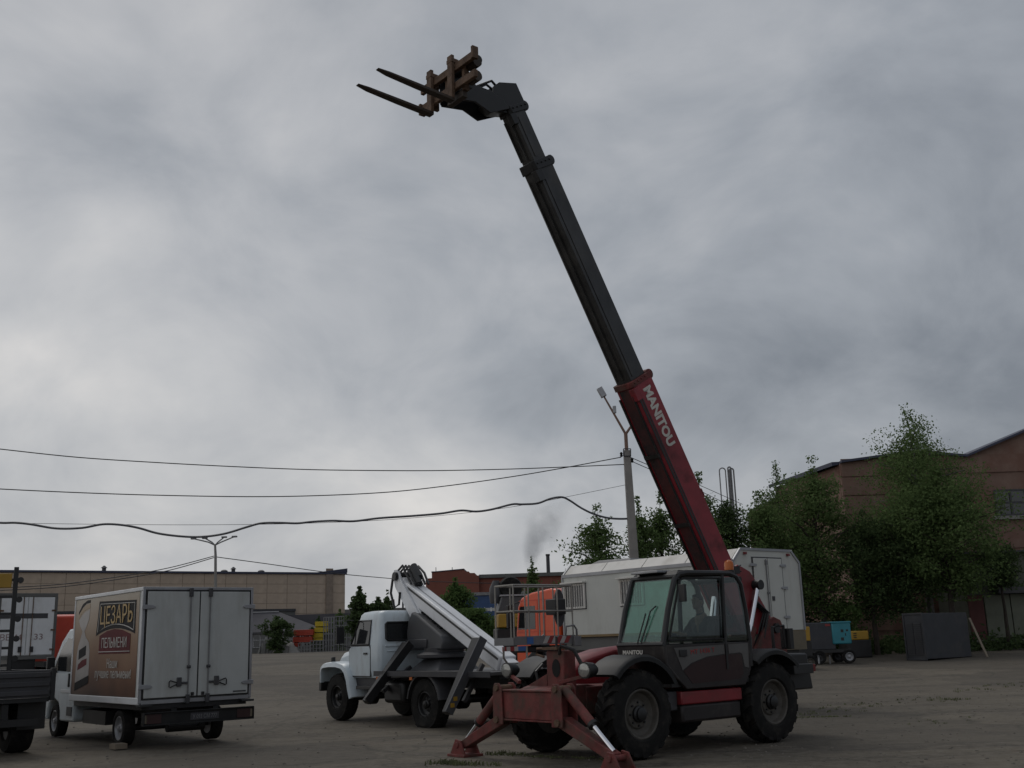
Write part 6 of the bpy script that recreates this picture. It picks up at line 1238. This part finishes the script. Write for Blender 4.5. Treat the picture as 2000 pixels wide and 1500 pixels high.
def tree(name, label, cat, px, top, Y, wpx, base, nleaf, kind, seed, leafmat=0, lsize=0.15, group=None, droop=0.0, peak=0.42, dense=0.30, top_=1.7, tmin=0.14):
    "px: trunk pixel, top: pixel row of the tip, wpx: crown width in pixels, base: height share where the crown starts"
    rs = np.random.RandomState(seed); nleaf = int(nleaf*1.9); lsize *= 0.80; z0 = gz(Y); p = at(px, 1262, Y); H = at(px, top, Y).z - z0; R_ = wpx / 2 / F * Y
    t = empty(name, (p.x, Y, z0), 0); tag(t, label, cat, group)
    tr = MB(); n = 9; tk = []
    for k in range(n):
        u = k / (n - 1); tk.append(Vector((rs.normal()*0.05*H*0.12*u, rs.normal()*0.05*H*0.12*u, H*0.93*u - (0.1 if k == 0 else 0))))
    r0 = 0.016*H + 0.03
    tr.tube(tk, [r0*(1 - 0.93*k/(n - 1)) for k in range(n)], 7)
    def tp(u): f_ = u*(n - 1); i = min(int(f_), n - 2); return tk[i].lerp(tk[i+1], f_ - i)
    def prof(u):                                                # crown radius along its height, 0 at the foot of the crown, 1 at the tip
        if u < peak: return 0.55 + 0.45*(u/peak)
        q = (u - peak)/(1 - peak); return max(tmin, (1 - q**top_))
    cl_ = []; nb = 38 if H > 6 else 20
    for i in range(nb):
        u = (i + rs.uniform(0, 1))/nb; hh = base + (1 - base)*u; az = i*2.399 + rs.normal()*0.4
        rad = R_*prof(u)*rs.uniform(0.55, 1.22); a0 = tp(min(0.97, hh*0.90)); up = (0.55 if kind != 'birch' else 0.35)*rad*rs.uniform(0.5, 1.2)
        e_ = a0 + Vector((math.cos(az)*rad, math.sin(az)*rad, up)); m_ = a0.lerp(e_, 0.5) + Vector((0, 0, 0.10*rad))
        e_.z = min(e_.z, H)
        tr.tube([a0, m_, e_], [r0*0.42*(1 - 0.6*u), r0*0.26*(1 - 0.5*u), 0.015], 5)
        for j in range(9):
            q = 0.26 + 0.76*(j + rs.uniform(0, 1))/9; c = (a0.lerp(m_, q*2) if q < 0.5 else m_.lerp(e_, min(1.05, q*2 - 1)))
            off = rs.normal(size=3)*R_*0.15; cl_.append((c.x + off[0], c.y + off[1], c.z + off[2]*0.8, 0.6 + 0.5*rs.rand()))
    for j in range(6): c = tp(0.90 + 0.02*j); cl_.append((c.x, c.y, min(H - 0.1, c.z + 0.05*H*j/6), 0.45))
    cl_ = np.array(cl_); keep = rs.rand(len(cl_)) > 0.20; cl_ = cl_[keep]
    idx = rs.randint(0, len(cl_), nleaf); sg = min(0.62, R_*dense*0.50)
    off = np.clip(rs.normal(size=(nleaf, 3)), -1.7, 1.7)*np.array([1, 1, 0.75])*sg*cl_[idx, 3:4]
    if droop: off[:, 2] -= np.abs(rs.normal(size=nleaf))*droop*R_*0.30
    C = cl_[idx, :3] + off; C[:, 2] = np.clip(C[:, 2], base*H*0.75, H*1.01)
    tr.build('trunk', M['birchbark' if kind == 'birch' else 'bark'], t)
    leaves_mesh('crown', C, lsize, rs, LEAF[leafmat], t, droop)
    return t
GRP = 'yard edge trees'
tree('maple_tree', 'small tree at the left end of the row, left of the concrete pole', 'tree', 1178, 978, 50, 140, 0.22, 5200, 'm', 11, 0, 0.17, GRP)
tree('maple_tree', 'low young tree leaning out over the left end of the cabin roof', 'tree', 1122, 1076, 50, 70, 0.3, 1000, 'm', 12, 0, 0.16, GRP)
tree('maple_tree', 'slim tree just right of the concrete pole', 'tree', 1262, 962, 51, 95, 0.2, 4800, 'm', 13, 0, 0.17, GRP)
tree('maple_tree', 'slim tree touching the left edge of the red boom', 'tree', 1305, 953, 53, 110, 0.2, 5200, 'm', 14, 0, 0.17, GRP)
tree('maple_tree', 'pointed tree right behind the red boom', 'tree', 1388, 915, 52, 110, 0.18, 6000, 'm', 15, 0, 0.17, GRP, peak=0.3)
tree('maple_tree', 'dense tree below the inverted U pipes', 'tree', 1440, 955, 53, 140, 0.15, 8000, 'm', 16, 1, 0.17, GRP)
tree('maple_tree', 'dense tree above the cabin rear doors', 'tree', 1502, 955, 53, 150, 0.12, 8000, 'm', 17, 0, 0.17, GRP, top_=2.5)
tree('birch_tree', 'airy birch left of the brick gable corner', 'tree', 1545, 890, 56, 130, 0.25, 6000, 'birch', 18, 0, 0.15, GRP, droop=0.5, top_=3, tmin=0.4)
tree('maple_tree', 'tall loose tree in front of the brick corner', 'tree', 1615, 886, 53, 180, 0.22, 8200, 'm', 19, 0, 0.17, GRP, peak=0.5, tmin=0.3)
tree('linden_tree', 'round dark linden between the loose tree and the big birch', 'tree', 1713, 985, 53, 150, 0.26, 7500, 'm', 20, 1, 0.17, GRP, top_=2.4)
tree('birch_tree', 'tallest birch rising above the brick roof', 'tree', 1825, 780, 55, 225, 0.30, 16500, 'birch', 21, 0, 0.16, GRP, droop=0.6, peak=0.66, top_=3.0, tmin=0.52)
tree('linden_tree', 'broad low linden in front of the tallest birch', 'tree', 1868, 905, 52, 230, 0.36, 12500, 'm', 22, 0, 0.18, GRP, peak=0.35, top_=2.2)
tree('linden_tree', 'low tree filling the gap left of the steel cabinet', 'tree', 1778, 985, 53, 160, 0.28, 7500, 'm', 23, 1, 0.17, GRP)
tree('young_tree', 'light green sapling behind the compressor', 'tree', 1652, 1165, 53, 100, 0.05, 2400, 'm', 24, 2, 0.16, GRP)
tree('maple_tree', 'dark low tree behind the right edge of the cabin', 'tree', 1575, 1010, 57, 130, 0.10, 6500, 'm', 25, 1, 0.17, GRP)
tree('young_tree', 'small dark tree overhanging the garage roof', 'tree', 1972, 1045, 54.5, 110, 0.62, 2600, 'm', 26, 1, 0.17, GRP)
GF = 'far trees'
tree('poplar_tree', 'taller far poplar right of the tan workshop corner', 'tree', 703, 1143, 120, 50, 0.1, 3500, 'm', 31, 1, 0.42, GF, peak=0.3)
tree('poplar_tree', 'shorter far poplar beside the folded lift arm', 'tree', 738, 1163, 120, 62, 0.1, 3500, 'm', 32, 1, 0.42, GF)
tree('poplar_tree', 'thin far tree behind the lift knuckle', 'tree', 757, 1150, 130, 30, 0.2, 1200, 'm', 33, 1, 0.4, GF)
tree('willow_tree', 'soft far tree in front of the brick parapet', 'tree', 893, 1127, 95, 75, 0.05, 5500, 'm', 34, 2, 0.30, GF)
tree('pine_sapling', 'thin far sapling standing above the lift basket', 'tree', 1045, 1083, 75, 45, 0.25, 1500, 'm', 35, 0, 0.24, GF, peak=0.2)
tree('willow_bush', 'bushy far willow right of the white lift boom', 'bush', 925, 1190, 80, 100, 0.03, 4200, 'm', 36, 2, 0.26, GF)
tree('willow_bush', 'bushy far willow behind the left side of the basket', 'bush', 975, 1205, 82, 80, 0.03, 3200, 'm', 37, 2, 0.26, GF)
tree('willow_bush', 'low far bush below the white lift boom', 'bush', 870, 1215, 84, 90, 0.03, 3000, 'm', 38, 0, 0.26, GF)
tree('shrub', 'green shrub in front of the hipped roof building', 'bush', 540, 1203, 146, 52, 0.03, 2200, 'm', 39, 1, 0.40, GF, peak=0.5, top_=3)
tree('shrub', 'small shrub behind the yellow crates', 'bush', 622, 1200, 156, 30, 0.03, 1000, 'm', 40, 1, 0.45, GF)
tree('shrub', 'low shrub by the tan workshop right corner', 'bush', 664, 1188, 158, 34, 0.03, 1200, 'm', 41, 2, 0.45, GF)
# undergrowth along the right wall
rs = np.random.RandomState(5); n = 9000
xx = rs.uniform(8, 26, n); yy = rs.uniform(53, 58, n); zz = np.array([gz(v) for v in yy]) + np.abs(rs.normal(size=n))*0.35
ug = leaves_mesh('undergrowth', np.stack([xx, yy, zz], 1), 0.22, rs, LEAF[1], None); tag(ug, 'dark undergrowth below the row of trees', 'undergrowth', kind='stuff')

# ------------------------------------------------------------------ weeds in the cracks
def weeds(lines, n, seed):
    rs = np.random.RandomState(seed); V = []; Fc = []
    for (x0, y0, x1, y1, sp, hh, m_) in lines:
        for _ in range(m_):
            t = rs.rand(); cx = x0 + (x1 - x0)*t + rs.normal()*sp; cy = y0 + (y1 - y0)*t + rs.normal()*sp*0.7
            for k in range(n):
                a_ = rs.rand()*6.283; lean = rs.uniform(0.2, 0.9); h_ = hh*rs.uniform(0.3, 1.1); w_ = 0.004 + 0.005*rs.rand(); bx, by = cx + rs.normal()*0.035, cy + rs.normal()*0.035
                dx_, dy_ = math.cos(a_), math.sin(a_); o = len(V); z_ = gz(cy) + 0.003
                V += [(bx - dy_*w_, by + dx_*w_, z_ - 0.005), (bx + dy_*w_, by - dx_*w_, z_ - 0.005), (bx + dx_*lean*h_*0.5 + dy_*w_, by + dy_*lean*h_*0.5 - dx_*w_, z_ + h_*0.7), (bx + dx_*lean*h_, by + dy_*lean*h_, z_ + h_*0.9)]
                Fc += [(o, o+1, o+2), (o, o+2, o+3)]
    me = bpy.data.meshes.new('weeds'); me.from_pydata(V, [], Fc); me.materials.append(pmat('dusty_grass', (0.115, 0.130, 0.055), 0.9, var=0.4, scale=4)); o = bpy.data.objects.new('weeds', me); COL.objects.link(o)
    return tag(o, 'thin green weeds growing in the cracks of the yard', 'weeds', kind='stuff')
W_ = []
for a_, b_, sp, hh, m_ in (((950, 1474), (1030, 1477), 0.10, 0.06, 26), ((1030, 1478), (1200, 1486), 0.10, 0.04, 26), ((850, 1492), (960, 1497), 0.08, 0.08, 40), ((1560, 1398), (1700, 1380), 0.3, 0.05, 16), ((1620, 1384), (1800, 1366), 0.4, 0.05, 18), ((1800, 1370), (1880, 1366), 0.35, 0.06, 20), ((1880, 1352), (2010, 1335), 0.45, 0.06, 26), ((1560, 1402), (1660, 1400), 0.06, 0.04, 26), ((1770, 1415), (1870, 1405), 0.4, 0.04, 9)):
    W_.append((*gp(*a_), *gp(*b_), sp, hh, m_))
weeds(W_, 9, 9)
# stones and clods scattered on the yard
rs = np.random.RandomState(8); st = MB()
for _ in range(1500):
    px, py = rs.uniform(0, 2000), rs.uniform(1330, 1500)
    if rs.rand() < 0.5: px = rs.uniform(1400, 2000)
    x_, y_ = gp(px, py); r_ = 0.006 + 0.02*rs.rand()**3
    ring = lambda s_, z_: [(x_ + r_*s_*math.cos(q + 0.3)*(1 + 0.3*rs.rand()), y_ + r_*s_*math.sin(q + 0.3), z_) for q in [k*2*math.pi/5 for k in range(5)]]
    st.loft([ring(1, 0.0), ring(0.9, r_*0.5), ring(0.4, r_*0.9)])
so_ = st.build('gravel', M['pebble']); tag(so_, 'loose stones scattered over the asphalt', 'gravel', kind='stuff')

# ------------------------------------------------------------------ smoke plume far behind
SY = 420.0
sm_ = MB(); R_ = []
for px, py, w_ in ((1044, 1128, 40), (1046, 1085, 60), (1054, 1050, 85), (1066, 1020, 110), (1080, 1000, 120), (1092, 980, 125)):
    c = at(px, py, SY); r_ = w_ / F * SY / 1.4
    R_.append([(c.x + r_*math.cos(q), SY + r_*math.sin(q), c.z + 0.25*r_*math.cos(q)) for q in [k*2*math.pi/14 for k in range(14)]])
sm_.loft(R_)
vm = bpy.data.materials.new('smoke_volume'); vm.use_nodes = True; nt = vm.node_tree; nt.nodes.clear()
o_ = nt.nodes.new('ShaderNodeOutputMaterial'); pv = nt.nodes.new('ShaderNodeVolumePrincipled'); pv.inputs['Color'].default_value = (0.62, 0.64, 0.67, 1); pv.inputs['Anisotropy'].default_value = 0.2
tcx = nt.nodes.new('ShaderNodeTexCoord'); nz = nt.nodes.new('ShaderNodeTexNoise'); nz.inputs['Scale'].default_value = 0.11; nz.inputs['Detail'].default_value = 5; nt.links.new(tcx.outputs['Object'], nz.inputs[0])
mr = nt.nodes.new('ShaderNodeMapRange'); mr.inputs[1].default_value = 0.44; mr.inputs[2].default_value = 0.72; mr.inputs[4].default_value = 0.10; nt.links.new(nz.outputs[0], mr.inputs[0])
sx = nt.nodes.new('ShaderNodeSeparateXYZ'); nt.links.new(tcx.outputs['Object'], sx.inputs[0])
def vmath(op, a, b=None, c=None, clamp=False):
    n = nt.nodes.new('ShaderNodeMath'); n.operation = op; n.use_clamp = clamp
    for i, v in enumerate((a, b, c)):
        if v is None: continue
        if isinstance(v, (int, float)): n.inputs[i].default_value = v
        else: nt.links.new(v, n.inputs[i])
    return n.outputs[0]
za, zb = at(1046, 1125, SY).z, at(1090, 985, SY).z; xa, xb = at(1043, 1125, SY).x, at(1085, 985, SY).x
tt = vmath('DIVIDE', vmath('SUBTRACT', sx.outputs[2], za), zb - za, clamp=True)                        # 0 at the foot, 1 at the top of the plume
cx_ = vmath('ADD', xa, vmath('MULTIPLY', vmath('POWER', tt, 1.8), xb - xa))
rad_ = vmath('ADD', 3.2, vmath('MULTIPLY', tt, 8.5))
dd = vmath('DIVIDE', vmath('SQRT', vmath('ADD', vmath('POWER', vmath('SUBTRACT', sx.outputs[0], cx_), 2.0), vmath('POWER', vmath('SUBTRACT', sx.outputs[1], SY), 2.0))), rad_)
fall = vmath('MULTIPLY', vmath('SUBTRACT', 1.0, dd, clamp=True), vmath('SUBTRACT', 1.08, tt, clamp=True))
nt.links.new(vmath('MULTIPLY', vmath('MULTIPLY', mr.outputs[0], fall), 4.2), pv.inputs['Density']); nt.links.new(pv.outputs[0], o_.inputs['Volume'])
sm_o = sm_.build('smoke', vm); tag(sm_o, 'grey smoke plume rising behind the far factory', 'smoke', kind='stuff')
